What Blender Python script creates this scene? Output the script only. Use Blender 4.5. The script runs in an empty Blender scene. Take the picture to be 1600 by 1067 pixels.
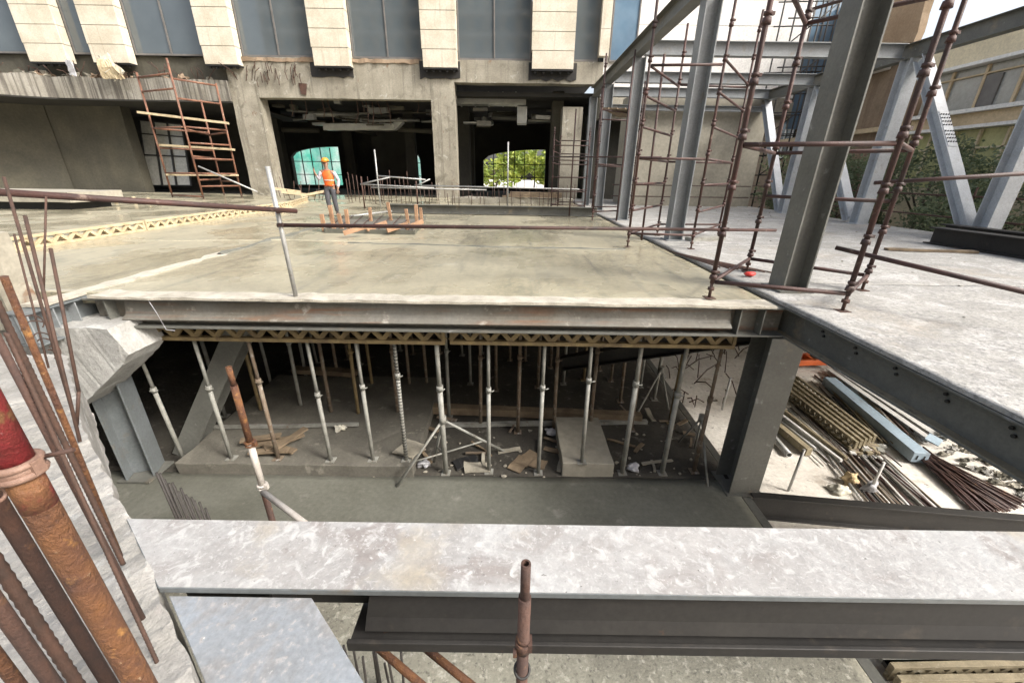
import bpy, bmesh, math, random
from mathutils import Vector, Matrix, noise
random.seed(7)
PI = math.pi
scene = bpy.context.scene
COL = scene.collection

# ------------------------------------------------------------------ camera
F = 630.0; TH = math.radians(22.54); RO = math.radians(.83); CAMH = 1.4
fw = Vector((0, math.cos(TH), -math.sin(TH)))
r0 = Vector((1, 0, 0)); u0 = Vector((0, math.sin(TH), math.cos(TH)))
rt = r0*math.cos(RO) + u0*math.sin(RO)
up = -r0*math.sin(RO) + u0*math.cos(RO)
CP = Vector((0, 0, CAMH))
def ray(px, py): return fw + rt*((px-800)/F) + up*((533.5-py)/F)
def onz(px, py, z=0.0):
    d = ray(px, py); return CP + d*((z-CAMH)/d.z)
def ony(px, py, y):
    d = ray(px, py); return CP + d*(y/d.y)
def onx(px, py, x):
    d = ray(px, py); return CP + d*(x/d.x)
def at(px, py, t): return CP + ray(px, py)*t
def V(*a): return Vector(a)

# ------------------------------------------------------------------ materials
def M(name, c1, c2=None, sc=3.0, rough=.7, metal=0.0, bump=0.0, bsc=40.0, spots=None, stretch=None, lo=.35, hi=.65, spec=.5,
      rough2=None, trans=None, streak=None, grain=.22, bstretch=None):
    m = bpy.data.materials.new(name); m.use_nodes = True
    nt = m.node_tree; N = nt.nodes; L = nt.links
    b = N['Principled BSDF']
    b.inputs['Roughness'].default_value = rough; b.inputs['Metallic'].default_value = metal
    b.inputs['Specular IOR Level'].default_value = spec
    def rgb(c): return (c[0], c[1], c[2], 1)
    tc = N.new('ShaderNodeTexCoord'); mp = N.new('ShaderNodeMapping')
    L.new(tc.outputs['Object'], mp.inputs['Vector'])
    if stretch: mp.inputs['Scale'].default_value = stretch
    def noi(s, det=6, ro=.6, dist=0.0, vec=mp):
        n = N.new('ShaderNodeTexNoise'); n.inputs['Scale'].default_value = s; n.inputs['Detail'].default_value = det
        n.inputs['Roughness'].default_value = ro; n.inputs['Distortion'].default_value = dist
        L.new(vec.outputs['Vector'], n.inputs['Vector']); return n
    def ramp(src, a, c_, p, q):
        r = N.new('ShaderNodeValToRGB'); r.color_ramp.elements[0].position = p; r.color_ramp.elements[1].position = q
        r.color_ramp.elements[0].color = a; r.color_ramp.elements[1].color = c_
        L.new(src, r.inputs['Fac']); return r
    def mix(fac, a, c_):
        x = N.new('ShaderNodeMix'); x.data_type = 'RGBA'
        L.new(fac, x.inputs['Factor'])
        for s, sock in ((a, x.inputs['A']), (c_, x.inputs['B'])):
            if isinstance(s, tuple): sock.default_value = rgb(s)
            else: L.new(s, sock)
        return x.outputs['Result']
    n1 = noi(sc)
    if c2 is None: c2 = tuple(v*.72 for v in c1)
    col = ramp(n1.outputs['Fac'], rgb(c1), rgb(c2), lo, hi).outputs['Color']
    if streak:
        sm = N.new('ShaderNodeMapping'); sm.inputs['Scale'].default_value = streak[2]
        L.new(tc.outputs['Object'], sm.inputs['Vector'])
        ns = noi(streak[1], 5, .65, 0, sm)
        rs = ramp(ns.outputs['Fac'], (0, 0, 0, 1), (1, 1, 1, 1), streak[3], streak[4])
        col = mix(rs.outputs['Color'], col, streak[0])
    for sp in (spots or []):
        n2 = noi(sp[1], 8, .62, sp[4] if len(sp) > 4 else 0)
        r2 = ramp(n2.outputs['Fac'], (0, 0, 0, 1), (1, 1, 1, 1), sp[2], sp[3])
        col = mix(r2.outputs['Color'], col, sp[0])
    n5 = noi(sc*17, 5, .7)
    r5 = ramp(n5.outputs['Fac'], (1-grain,)*3+(1,), (1+grain*.5,)*3+(1,), .3, .7)
    mm = N.new('ShaderNodeMix'); mm.data_type = 'RGBA'; mm.blend_type = 'MULTIPLY'; mm.inputs['Factor'].default_value = 1
    L.new(col, mm.inputs['A']) if not isinstance(col, tuple) else None
    L.new(r5.outputs['Color'], mm.inputs['B']); col = mm.outputs['Result']
    L.new(col, b.inputs['Base Color'])
    if rough2 is not None:
        n4 = noi(sc*.6, 4, .6)
        r4 = ramp(n4.outputs['Fac'], (rough,)*3+(1,), (rough2,)*3+(1,), .44, .60)
        L.new(r4.outputs['Color'], b.inputs['Roughness'])
    if bump:
        vb = mp
        if bstretch:
            vb = N.new('ShaderNodeMapping'); vb.inputs['Scale'].default_value = bstretch; L.new(tc.outputs['Object'], vb.inputs['Vector'])
        n3 = noi(bsc, 8, .65, 0, vb)
        bp = N.new('ShaderNodeBump'); bp.inputs['Strength'].default_value = bump; bp.inputs['Distance'].default_value = .02
        L.new(n3.outputs['Fac'], bp.inputs['Height']); L.new(bp.outputs['Normal'], b.inputs['Normal'])
    if trans:
        o = N['Material Output']; t = N.new('ShaderNodeBsdfTranslucent'); ms = N.new('ShaderNodeMixShader')
        L.new(col, t.inputs['Color']); ms.inputs['Fac'].default_value = trans
        L.new(b.outputs['BSDF'], ms.inputs[1]); L.new(t.outputs['BSDF'], ms.inputs[2]); L.new(ms.outputs['Shader'], o.inputs['Surface'])
    return m

MT = {}
MT['slab'] = M('wet_concrete', (.385, .35, .25), (.30, .272, .19), .7, .40, bump=.16, bsc=7, bstretch=(1.0, 5, 1), rough2=.06, lo=.3, hi=.7,
               spots=[((.22, .21, .155), 1.7, .56, .70, 1.2), ((.44, .425, .35), 2.6, .64, .74), ((.25, .235, .175), 22, .56, .68)],
               streak=((.235, .22, .165), 1.3, (3.4, .4, 1), .52, .70))
MT['slab_low'] = M('damp_floor_concrete', (.15, .15, .125), (.105, .105, .085), .9, .55, bump=.3, bsc=22, rough2=.3,
                   spots=[((.21, .205, .175), 3.5, .6, .74)])
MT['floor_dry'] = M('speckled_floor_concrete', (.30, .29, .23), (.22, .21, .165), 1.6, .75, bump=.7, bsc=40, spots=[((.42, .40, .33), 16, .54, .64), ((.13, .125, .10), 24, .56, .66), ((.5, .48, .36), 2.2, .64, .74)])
MT['tube_pale'] = M('dirty_white_tube', (.46, .43, .39), (.33, .29, .25), 7, .7, bump=.3, bsc=60, spots=[((.19, .10, .06), 9, .62, .70)])
MT['floor_dark'] = M('shade_darkened_rough_floor', (.06, .054, .042), (.034, .03, .024), 1.4, .9, bump=1.0, bsc=14, spots=[((.13, .12, .10), 5, .58, .68)])  # rough earthy floor, colour also lowered to deepen the undercroft shade
MT['prop_rust'] = M('rust_mottled_prop', (.20, .165, .12), (.13, .085, .055), 6, .7, bump=.3, bsc=50, spots=[((.33, .32, .29), 7, .55, .66)])
MT['girder_olive'] = M('olive_lattice_steel', (.30, .255, .165), (.17, .14, .085), 4, .7, bump=.3, bsc=50, spots=[((.42, .38, .29), 9, .6, .7)])
MT['pad'] = M('dusty_pad_concrete', (.145, .135, .11), (.095, .088, .072), 1.6, .85, bump=.5, bsc=20, spots=[((.21, .195, .16), 4, .6, .7)])
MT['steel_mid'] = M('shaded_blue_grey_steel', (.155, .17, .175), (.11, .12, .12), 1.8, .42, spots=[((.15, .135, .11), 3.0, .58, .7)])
MT['rebar_dk'] = M('dark_rebar', (.045, .038, .033), (.03, .026, .024), 20, .7)
MT['dust'] = M('dusty_flange', (.27, .235, .165), (.17, .145, .10), 3, .8, spots=[((.10, .09, .07), 7, .6, .7)])
MT['clampm'] = M('tan_rusty_clamp', (.24, .15, .11), (.15, .085, .06), 25, .6, bump=.3, bsc=90)
MT['deck'] = M('dry_deck_concrete', (.37, .36, .33), (.27, .262, .238), 1.2, .85, bump=.8, bsc=18,
               spots=[((.46, .45, .43), 2.2, .5, .68, .8), ((.22, .215, .205), 7.0, .56, .70), ((.46, .45, .43), 45, .58, .66), ((.14, .135, .13), 60, .60, .70), ((.33, .29, .235), .6, .56, .7), ((.20, .195, .185), 26, .50, .66)],
               streak=((.23, .225, .215), 1.3, (.35, 2.4, 1), .52, .68), hi=.6)
MT['conc'] = M('old_concrete', (.33, .305, .245), (.22, .20, .155), .8, .85, bump=.5, bsc=9,
               spots=[((.16, .145, .11), 1.3, .56, .68, .6), ((.19, .115, .07), 1.9, .64, .72, 1.0), ((.40, .385, .33), 2.4, .60, .70, 1.0)], streak=((.17, .155, .12), 1.6, (2.2, 2.2, .10), .53, .66))
MT['conc_band'] = M('rain_streaked_concrete', (.27, .255, .22), (.19, .175, .14), .8, .85, bump=.5, bsc=9, spots=[((.14, .13, .10), 1.5, .6, .7)], streak=((.10, .09, .075), 1.3, (4, 4, .10), .46, .58))
MT['conc_dk'] = M('shade_darkened_streaky_concrete', (.10, .092, .066), (.06, .056, .042), .5, .85, bump=.4, bsc=9,
                  streak=((.07, .065, .05), 1.0, (1.2, 1.2, .1), .5, .7))  # base colour darkened for the recess shade; the streaks are stains
MT['conc_wht'] = M('rough_pale_concrete', (.37, .355, .325), (.235, .225, .20), 2.2, .9, bump=.9, bsc=26,
                   spots=[((.28, .26, .24), 16, .6, .7), ((.52, .51, .48), 6, .58, .68), ((.22, .20, .17), 3, .6, .74)])
MT['conc_lt'] = M('plain_grey_concrete', (.41, .405, .38), (.29, .285, .265), 2.0, .88, bump=.5, bsc=16, spots=[((.46, .455, .43), 6, .54, .66, .5), ((.22, .21, .19), 4, .58, .72, .5), ((.20, .19, .175), 30, .62, .70)], grain=.2)
MT['rust_lt'] = M('light_rust_tube', (.21, .095, .055), (.12, .055, .035), 3, .7, spots=[((.28, .20, .14), 6, .58, .68)])
MT['conc_core'] = M('core_wall_concrete', (.33, .305, .245), (.27, .25, .20), .4, .85, bump=.3, bsc=9,
                    streak=((.28, .26, .21), 1.0, (1.6, 1.6, .08), .5, .72))
MT['clad'] = M('cream_cladding', (.60, .55, .45), (.50, .45, .35), 1.1, .6, bump=.1, bsc=30, lo=.42, hi=.6, streak=((.42, .36, .27), 1.6, (3, 3, .15), .57, .70))
MT['clad_wht'] = M('white_cladding', (.80, .78, .74), (.74, .72, .68), .6, .6)
MT['glass'] = M('dark_window_glass', (.095, .112, .12), (.068, .083, .092), .3, .05, spec=1.0, grain=0)
MT['glass_blue'] = M('blue_window_glass', (.14, .22, .30), (.09, .15, .22), .5, .06, spec=1.0, grain=0)
MT['glass_pale'] = M('pale_window_glass', (.38, .38, .34), (.28, .28, .26), .4, .15, spec=.6)
MT['glass_yel'] = M('yellow_green_glass', (.58, .57, .28), (.44, .44, .23), .4, .2, spec=.6)
MT['frame'] = M('window_frame_metal', (.16, .15, .14), None, 3, .5)
MT['steel'] = M('grey_steel_paint', (.145, .145, .128), (.10, .10, .088), 1.6, .45, bump=.1, bsc=30, spec=.5,
                spots=[((.20, .165, .12), 2.2, .60, .72), ((.23, .23, .22), 6, .63, .7)])
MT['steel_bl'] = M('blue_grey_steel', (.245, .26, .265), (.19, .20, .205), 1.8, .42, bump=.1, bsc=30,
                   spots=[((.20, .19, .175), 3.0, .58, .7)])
MT['steel_lt'] = M('sunlit_blue_grey_steel', (.50, .53, .55), (.40, .42, .44), 1.8, .4, spots=[((.30, .28, .26), 3.0, .6, .72)])  # blue grey steel with raised colour, standing for sunlit faces
MT['steel_dk'] = M('dark_steel', (.036, .034, .031), (.024, .023, .022), 2, .55, spec=.3, spots=[((.065, .055, .045), 4, .6, .74), ((.08, .045, .03), 7, .66, .74)])  # dark steel; also carries the shadow on the foreground and yard beams
MT['steel_rust'] = M('rust_streaked_steel', (.185, .18, .16), (.13, .115, .09), 1.2, .5, bump=.1,
                     streak=((.20, .10, .055), 1.0, (.5, .5, 9), .52, .68), spots=[((.33, .31, .27), 5, .6, .7)])
MT['splash'] = M('cement_splashed_steel', (.325, .315, .30), (.265, .257, .245), 1.6, .42, bump=.25, bsc=55,
                 spots=[((.36, .36, .35), 2.2, .46, .66, .6), ((.235, .215, .20), 4.2, .52, .66, .8), ((.41, .405, .39), 15.0, .53, .64, .9), ((.27, .285, .30), .6, .56, .68), ((.40, .395, .38), 60, .56, .66, .5), ((.12, .11, .10), 52, .65, .72), ((.30, .265, .205), 1.7, .60, .74), ((.48, .47, .45), 10, .68, .73, .8)], grain=.2,
                 streak=((.40, .395, .385), 6, (1.6, 9, 1), .62, .70))
MT['splash_bl'] = M('pale_blue_steel', (.25, .275, .30), (.19, .195, .195), 2.4, .42, bump=.2, bsc=60,
                 spots=[((.22, .205, .19), 3.4, .48, .66, .8), ((.31, .325, .34), 5, .55, .7), ((.30, .29, .28), 40, .56, .66), ((.46, .455, .44), 22, .70, .73), ((.13, .12, .11), 40, .68, .73)],
                 streak=((.42, .41, .40), 5, (6, 1.2, 1), .68, .73))
MT['cement_edge'] = M('cement_crust', (.52, .48, .40), (.36, .33, .265), 6, .85, bump=.8, bsc=50)
MT['scaf'] = M('red_brown_scaffold', (.072, .029, .022), (.034, .019, .016), 4, .6, bump=.25, bsc=60,
               spots=[((.17, .12, .095), 11, .62, .70)])
MT['rust'] = M('rusty_steel', (.088, .042, .027), (.05, .028, .022), 9, .75, bump=.4, bsc=70, spots=[((.20, .10, .045), 13, .6, .70)])
MT['rust_or'] = M('orange_rust_pipe', (.17, .07, .022), (.085, .035, .02), 12, .65, bump=.9, bsc=60,
                  spots=[((.30, .145, .04), 25, .58, .68), ((.06, .03, .022), 16, .56, .7), ((.32, .22, .13), 60, .66, .72)])
MT['rust_red'] = M('red_painted_rust', (.24, .010, .022), (.13, .03, .02), 9, .5, bump=.4, bsc=70, spots=[((.17, .08, .035), 22, .58, .66), ((.28, .20, .18), 50, .66, .72)])
MT['rust_worn'] = M('worn_red_paint_on_rust', (.20, .02, .022), (.14, .055, .025), 14, .6, bump=.5, bsc=80, lo=.42, hi=.55, spots=[((.16, .07, .025), 9, .46, .54), ((.28, .15, .06), 40, .62, .7)])
MT['rebar'] = M('brown_rebar', (.082, .042, .028), (.048, .028, .02), 20, .75, bump=.3, bsc=90)
MT['prop'] = M('cement_stained_prop', (.30, .30, .27), (.17, .165, .14), 5, .6, bump=.3, bsc=50, spots=[((.16, .115, .08), 8, .6, .72)])
MT['prop_yel'] = M('ochre_lattice_steel', (.25, .185, .085), (.14, .10, .05), 5, .7, bump=.3, bsc=50, spots=[((.12, .085, .05), 9, .58, .7)])
MT['girder_pale'] = M('pale_lattice_steel', (.52, .44, .29), (.38, .30, .18), 5, .7, bump=.3, bsc=50)
MT['galv'] = M('galvanised_tube', (.42, .42, .40), (.30, .30, .29), 7, .45, metal=.3, spots=[((.2, .17, .14), 12, .62, .7)])
MT['wood'] = M('old_timber', (.22, .165, .105), (.13, .095, .06), 4, .8, bump=.5, bsc=30, stretch=(1, 1, 1))
MT['wood_or'] = M('orange_formwork_timber', (.42, .255, .15), (.26, .15, .085), 4, .7, bump=.4, bsc=30)
MT['yard'] = M('sandy_yard_ground', (.66, .63, .57), (.54, .50, .44), .8, .95, bump=.8, bsc=12,
               spots=[((.30, .24, .18), 1.6, .58, .72), ((.24, .22, .20), 8, .62, .7)])
MT['earth'] = M('dark_earth', (.11, .09, .07), (.06, .05, .04), 1.5, .95, bump=1.0, bsc=8)
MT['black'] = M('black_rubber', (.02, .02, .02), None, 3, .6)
MT['duct'] = M('galvanised_duct', (.42, .42, .38), (.32, .32, .29), 2, .4, metal=.4)
MT['net'] = M('green_netting', (.20, .72, .60), (.86, .92, .88), .5, .8, trans=.75)
MT['brick'] = M('brown_render', (.29, .215, .145), (.22, .16, .105), .6, .85, streak=((.18, .12, .08), 1.0, (1.5, 1.5, .15), .5, .7))
MT['brick_or'] = M('orange_sheeting', (.46, .36, .25), (.36, .27, .18), .7, .8, trans=.3)
MT['stone'] = M('apartment_stone', (.60, .47, .30), (.48, .37, .23), .8, .8)
MT['stone_lt'] = M('pale_apartment_stone', (.74, .64, .44), (.64, .55, .38), .8, .8)
MT['leaf'] = M('tree_leaves', (.24, .28, .16), (.10, .14, .07), 2.6, .6, trans=.4)
MT['leaf_lt'] = M('light_tree_leaves', (.42, .45, .08), (.20, .30, .06), .8, .6, trans=.4)
MT['bark'] = M('bark', (.10, .075, .055), None, 6, .9, bump=.6)
MT['orange'] = M('orange_vest_fabric', (.85, .17, .025), (.75, .13, .02), 4, .7)
MT['hat'] = M('orange_hard_hat', (.85, .33, .03), None, 2, .35)
MT['skin'] = M('skin', (.33, .19, .13), None, 4, .6)
MT['shirt'] = M('pale_shirt', (.55, .56, .60), (.3, .3, .33), 5, .8)
MT['trouser'] = M('dark_trousers', (.085, .085, .095), None, 4, .85)
MT['boot'] = M('dusty_boots', (.05, .045, .04), None, 4, .8)
MT['strip'] = M('reflective_strip', (.75, .75, .70), None, 4, .4)
MT['blue_box'] = M('pale_blue_box_steel', (.33, .41, .47), (.25, .32, .37), 1.2, .45, spots=[((.2, .22, .24), 3, .6, .72)])
MT['white_st'] = M('pale_channel_steel', (.62, .61, .58), (.46, .45, .42), 2, .5)
MT['orange_m'] = M('orange_machine_paint', (.70, .16, .045), (.55, .11, .03), 3, .5)
MT['red'] = M('red_plastic', (.65, .04, .03), None, 3, .5)
MT['bag'] = M('tan_sack', (.55, .42, .24), (.40, .30, .17), 5, .9, bump=.6, bsc=20)
MT['paper'] = M('white_litter', (.45, .45, .46), (.3, .3, .32), 8, .8)
MT['cloth'] = M('dirty_cloth', (.62, .60, .52), (.42, .39, .30), 5, .95, bump=.5, bsc=20)
MT['inner'] = M('shade_darkened_interior', (.05, .047, .036), (.03, .028, .022), .7, .9, bump=.3, bsc=6)  # concrete with the shade of the open bays put into its colour
MT['ceil'] = M('shade_darkened_ceiling', (.032, .03, .025), (.018, .017, .014), .8, .9, bump=.5, bsc=5)  # near-black colour carries the shade of ceilings and soffits

# ------------------------------------------------------------------ mesh builder
class MB:
    def __init__(s): s.bm = bmesh.new()
    def face(s, pts):
        return s.bm.faces.new([s.bm.verts.new(p) for p in pts])
    def box(s, c, sz, R=None):
        c = Vector(c); h = Vector(sz)/2; vs = []
        for x in (-1, 1):
            for y in (-1, 1):
                for z in (-1, 1):
                    p = Vector((x*h.x, y*h.y, z*h.z))
                    if R is not None: p = R @ p
                    vs.append(s.bm.verts.new(c+p))
        for f in ((0,1,3,2), (4,6,7,5), (0,4,5,1), (2,3,7,6), (0,2,6,4), (1,5,7,3)):
            s.bm.faces.new([vs[i] for i in f])
        return s
    def bb(s, x0, x1, y0, y1, z0, z1):
        return s.box(((x0+x1)/2, (y0+y1)/2, (z0+z1)/2), (abs(x1-x0), abs(y1-y0), abs(z1-z0)))
    @staticmethod
    def frame(p0, p1, u=None):
        d = (Vector(p1)-Vector(p0)).normalized()
        u = Vector(u) if u is not None else (V(0, 0, 1) if abs(d.z) < .9 else V(0, 1, 0))
        sx = d.cross(u).normalized(); uu = sx.cross(d).normalized()
        return d, sx, uu
    def bar(s, p0, p1, w, h, u=None):
        d, sx, uu = s.frame(p0, p1, u)
        return s.sweep([(-w/2, -h/2), (w/2, -h/2), (w/2, h/2), (-w/2, h/2)], p0, p1, sx, uu)
    def sweep(s, prof, p0, p1, sx, uu):
        a = [s.bm.verts.new(Vector(p0)+sx*x+uu*y) for x, y in prof]
        b = [s.bm.verts.new(Vector(p1)+sx*x+uu*y) for x, y in prof]
        n = len(prof)
        for i in range(n): s.bm.faces.new((a[i], a[(i+1) % n], b[(i+1) % n], b[i]))
        s.bm.faces.new(a[::-1]); s.bm.faces.new(b); return s
    def ibeam(s, p0, p1, dep, wid, tw=.012, tf=.02, u=None):
        d, sx, uu = s.frame(p0, p1, u)
        a, b = wid/2, dep/2; t = tw/2
        prof = [(-a,-b), (a,-b), (a,-b+tf), (t,-b+tf), (t,b-tf), (a,b-tf), (a,b), (-a,b), (-a,b-tf), (-t,b-tf), (-t,-b+tf), (-a,-b+tf)]
        return s.sweep(prof, p0, p1, sx, uu)
    def tube(s, pts, r, n=10, r1=None, hollow=0, smooth=True, wob=0):
        pts = [Vector(p) for p in pts]; rings = []
        m = len(pts)
        for i, p in enumerate(pts):
            d = (pts[min(i+1, m-1)]-pts[max(i-1, 0)]).normalized()
            u = V(0, 0, 1) if abs(d.z) < .9 else V(0, 1, 0)
            sx = d.cross(u).normalized(); uu = sx.cross(d)
            rr = r if r1 is None else r+(r1-r)*i/(m-1)
            rings.append([s.bm.verts.new(p+(sx*math.cos(2*PI*k/n)+uu*math.sin(2*PI*k/n))*rr) for k in range(n)])
        for a, b in zip(rings, rings[1:]):
            for k in range(n):
                f = s.bm.faces.new((a[k], a[(k+1) % n], b[(k+1) % n], b[k])); f.smooth = smooth
        if hollow:
            for ring, p, q in ((rings[0], pts[0], pts[1]), (rings[-1], pts[-1], pts[-2])):
                cen = p; dd = (q-p).normalized()*.06
                inn = [s.bm.verts.new(cen+(v.co-cen)*hollow) for v in ring]
                dp = [s.bm.verts.new(v.co+dd) for v in inn]
                for k in range(n):
                    s.bm.faces.new((ring[k], ring[(k+1) % n], inn[(k+1) % n], inn[k]))
                    s.bm.faces.new((inn[k], inn[(k+1) % n], dp[(k+1) % n], dp[k]))
                s.bm.faces.new(dp)
        else:
            s.bm.faces.new(rings[0][::-1]); s.bm.faces.new(rings[-1])
        return s
    def torus(s, c, R, r, ax=(0, 0, 1), n=18, k=8, a0=0, a1=2*PI):
        d = Vector(ax).normalized(); u = V(0, 0, 1) if abs(d.z) < .9 else V(0, 1, 0)
        sx = d.cross(u).normalized(); uu = sx.cross(d); c = Vector(c); rings = []
        full = abs(a1-a0-2*PI) < 1e-6
        for i in range(n if full else n+1):
            a = a0+(a1-a0)*i/n; rad = sx*math.cos(a)+uu*math.sin(a)
            rings.append([s.bm.verts.new(c+rad*(R+r*math.cos(2*PI*j/k))+d*r*math.sin(2*PI*j/k)) for j in range(k)])
        m = len(rings)
        for i in range(m if full else m-1):
            a, b = rings[i], rings[(i+1) % m]
            for j in range(k):
                f = s.bm.faces.new((a[j], a[(j+1) % k], b[(j+1) % k], b[j])); f.smooth = True
        if not full: s.bm.faces.new(rings[0]); s.bm.faces.new(rings[-1][::-1])
        return s
    def prism(s, poly, ext):
        ext = Vector(ext); n = len(poly)
        a = [s.bm.verts.new(p) for p in poly]; b = [s.bm.verts.new(Vector(p)+ext) for p in poly]
        for i in range(n): s.bm.faces.new((a[i], a[(i+1) % n], b[(i+1) % n], b[i]))
        s.bm.faces.new(a[::-1]); s.bm.faces.new(b); return s
    def ball(s, c, r, sx=1, sy=1, sz=1, sub=2, nz=0):
        o = bmesh.ops.create_icosphere(s.bm, subdivisions=sub, radius=1)
        for v in o['verts']:
            k = 1+(noise.noise(v.co*1.7+Vector(c)*3)*nz if nz else 0)
            v.co = Vector((v.co.x*sx, v.co.y*sy, v.co.z*sz))*r*k+Vector(c)
        for f in {f for v in o['verts'] for f in v.link_faces}: f.smooth = True
        return s
    def flat(s):
        for f in s.bm.faces: f.smooth = False
        return s
    def sub(s, cuts):
        bmesh.ops.subdivide_edges(s.bm, edges=s.bm.edges[:], cuts=cuts, use_grid_fill=True); return s
    def rough(s, amp, sc=2.0):
        for v in s.bm.verts:
            v.co += Vector((noise.noise(v.co*sc), noise.noise(v.co*sc+V(9, 3, 1)), noise.noise(v.co*sc+V(4, 8, 2))))*amp
        return s
    def chop(s, L):        # cut long edges so that roughening has vertices to move
        for _ in range(6):
            e = [e for e in s.bm.edges if e.calc_length() > L]
            if not e: break
            bmesh.ops.subdivide_edges(s.bm, edges=e, cuts=1)
        bmesh.ops.triangulate(s.bm, faces=[f for f in s.bm.faces if len(f.verts) > 4])
        return s
    def build(s, name, mat, parent=None, bevel=0):
        bm = s.bm
        bmesh.ops.recalc_face_normals(bm, faces=bm.faces[:])
        me = bpy.data.meshes.new(name)
        if parent is not None: org = parent.get('_o'); org = Vector(org)
        else:
            xs = [v.co for v in bm.verts]
            org = Vector((sum(p.x for p in xs)/len(xs), sum(p.y for p in xs)/len(xs), min(p.z for p in xs)))
        bmesh.ops.translate(bm, verts=bm.verts[:], vec=-org)
        bm.to_mesh(me); bm.free()
        o = bpy.data.objects.new(name, me); COL.objects.link(o)
        me.materials.append(MT[mat] if isinstance(mat, str) else mat)
        if parent is None: o.location = org
        else: o.parent = parent
        o['_o'] = tuple(org)
        if bevel:
            b = o.modifiers.new('bevel', 'BEVEL'); b.width = bevel; b.segments = 2; b.limit_method = 'ANGLE'
        return o

def thing(name, label, cat, loc, group=None):
    o = bpy.data.objects.new(name, None); COL.objects.link(o); o.empty_display_size = .2
    o.location = loc; o['_o'] = tuple(loc); return tag(o, label, cat, group)
def tag(o, label, cat, group=None):
    o['label'] = label; o['category'] = cat
    if group: o['group'] = group
    return o
def struct(o, label, cat):
    o['kind'] = 'structure'; o['label'] = label; o['category'] = cat; return o
def copy_tree(o, parent=None):
    c = o.copy(); COL.objects.link(c)
    if parent is not None: c.parent = parent
    for ch in list(o.children): copy_tree(ch, c)
    return c
ORD = ['first', 'second', 'third', 'fourth', 'fifth', 'sixth', 'seventh', 'eighth', 'ninth', 'tenth', 'eleventh', 'twelfth',
       'thirteenth', 'fourteenth', 'fifteenth', 'sixteenth', 'seventeenth', 'eighteenth', 'nineteenth', 'twentieth']
NUM = ['zero', 'one', 'two', 'three', 'four', 'five', 'six', 'seven', 'eight', 'nine', 'ten', 'eleven', 'twelve']

# ================================================================== GROUND AND SLABS
g = MB(); g.bb(-400, 400, -400, 400, -3.85, -3.65)
struct(g.build('ground', 'yard'), 'pale sandy ground reaching away round the site', 'ground')

def grid_sheet(name, mat, poly_x0, poly_x1, y0, y1, z, thick, step, amp, sc, hole=None):
    mb = MB(); bm = mb.bm
    nx = max(1, int((poly_x1-poly_x0)/step)); ny = max(1, int((y1-y0)/step)); vs = {}
    for i in range(nx+1):
        for j in range(ny+1):
            x = poly_x0+(poly_x1-poly_x0)*i/nx; y = y0+(y1-y0)*j/ny
            e = min(i, nx-i, j, ny-j)
            a = amp*(noise.noise(V(x*sc, y*sc, 1))+.5*noise.noise(V(x*sc*3, y*sc*3, 5)))
            vs[i, j] = bm.verts.new((x, y, z+a))
    for i in range(nx):
        for j in range(ny):
            f = bm.faces.new((vs[i, j], vs[i+1, j], vs[i+1, j+1], vs[i, j+1])); f.smooth = True
    edge = [vs[i, 0] for i in range(nx+1)]+[vs[nx, j] for j in range(1, ny+1)]+[vs[i, ny] for i in range(nx-1, -1, -1)]+[vs[0, j] for j in range(ny-1, 0, -1)]
    low = [bm.verts.new((v.co.x, v.co.y, z-thick)) for v in edge]
    n = len(edge)
    for k in range(n): bm.faces.new((edge[k], low[k], low[(k+1) % n], edge[(k+1) % n]))
    bm.faces.new(low)
    return mb.build(name, mat)

struct(grid_sheet('wet_slab', 'slab', -40, 3.12, 4.72, 27.5, 0.0, .13, .14, .006, .9), 'freshly poured wet beige concrete slab', 'slab')
struct(grid_sheet('deck', 'deck', 3.22, 12.0, 8.8, 26.5, .03, .035, .14, .012, 1.3), 'dry pale rough concrete deck beside the wet slab', 'deck')
struct(grid_sheet('deck', 'deck', 3.22, 11.3, 5.6, 8.79, .03, .035, .10, .012, 1.3), 'middle bay of the dry pale concrete deck', 'deck')  # outer edge cut back out of view to let sun onto the yard
struct(grid_sheet('deck', 'deck', 3.22, 7.6, .9, 5.59, .03, .035, .07, .012, 1.3), 'nearest bay of the dry pale concrete deck', 'deck')  # narrowed out of view for the same light on the yard
struct(grid_sheet('blocker', 'deck', -.3, 8, -9, -.9, -.02, .2, .3, .01, 1), 'concrete platform added behind the view to keep sky light off the lower floor', 'floor')  # unseen slab added behind the camera to darken the lower level
struct(grid_sheet('left_light_block', 'deck', -15, -6.25, -6, 4.68, -.12, .2, .4, .01, 1), 'unseen deck added to block light left of the white wall', 'deck')  # added mostly out of view to stop light entering from the left
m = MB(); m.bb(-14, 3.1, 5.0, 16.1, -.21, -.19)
struct(m.build('slab_formwork', 'ceil'), 'plywood formwork under the wet slab, coloured dark for its shade', 'formwork')  # soffit sheet coloured dark to deepen the shade below the slab
struct(grid_sheet('lower_floor', 'slab_low', -14, 3.3, 3.0, 4.82, -2.8, .2, .14, .006, .8), 'damp grey concrete floor of the lower level', 'floor')
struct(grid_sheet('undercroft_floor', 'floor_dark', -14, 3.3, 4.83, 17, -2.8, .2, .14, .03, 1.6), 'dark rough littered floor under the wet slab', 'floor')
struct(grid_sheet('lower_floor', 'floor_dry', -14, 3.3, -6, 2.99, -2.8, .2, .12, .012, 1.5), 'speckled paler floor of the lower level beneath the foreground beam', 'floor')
struct(grid_sheet('yard', 'yard', 3.45, 60, -4, 60, -3.58, .06, .3, .03, .7), 'sunlit sandy yard strewn with steel', 'ground')
m = MB(); m.bb(-14, 3.2, 16.2, 16.8, -2.85, -.15)
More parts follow.
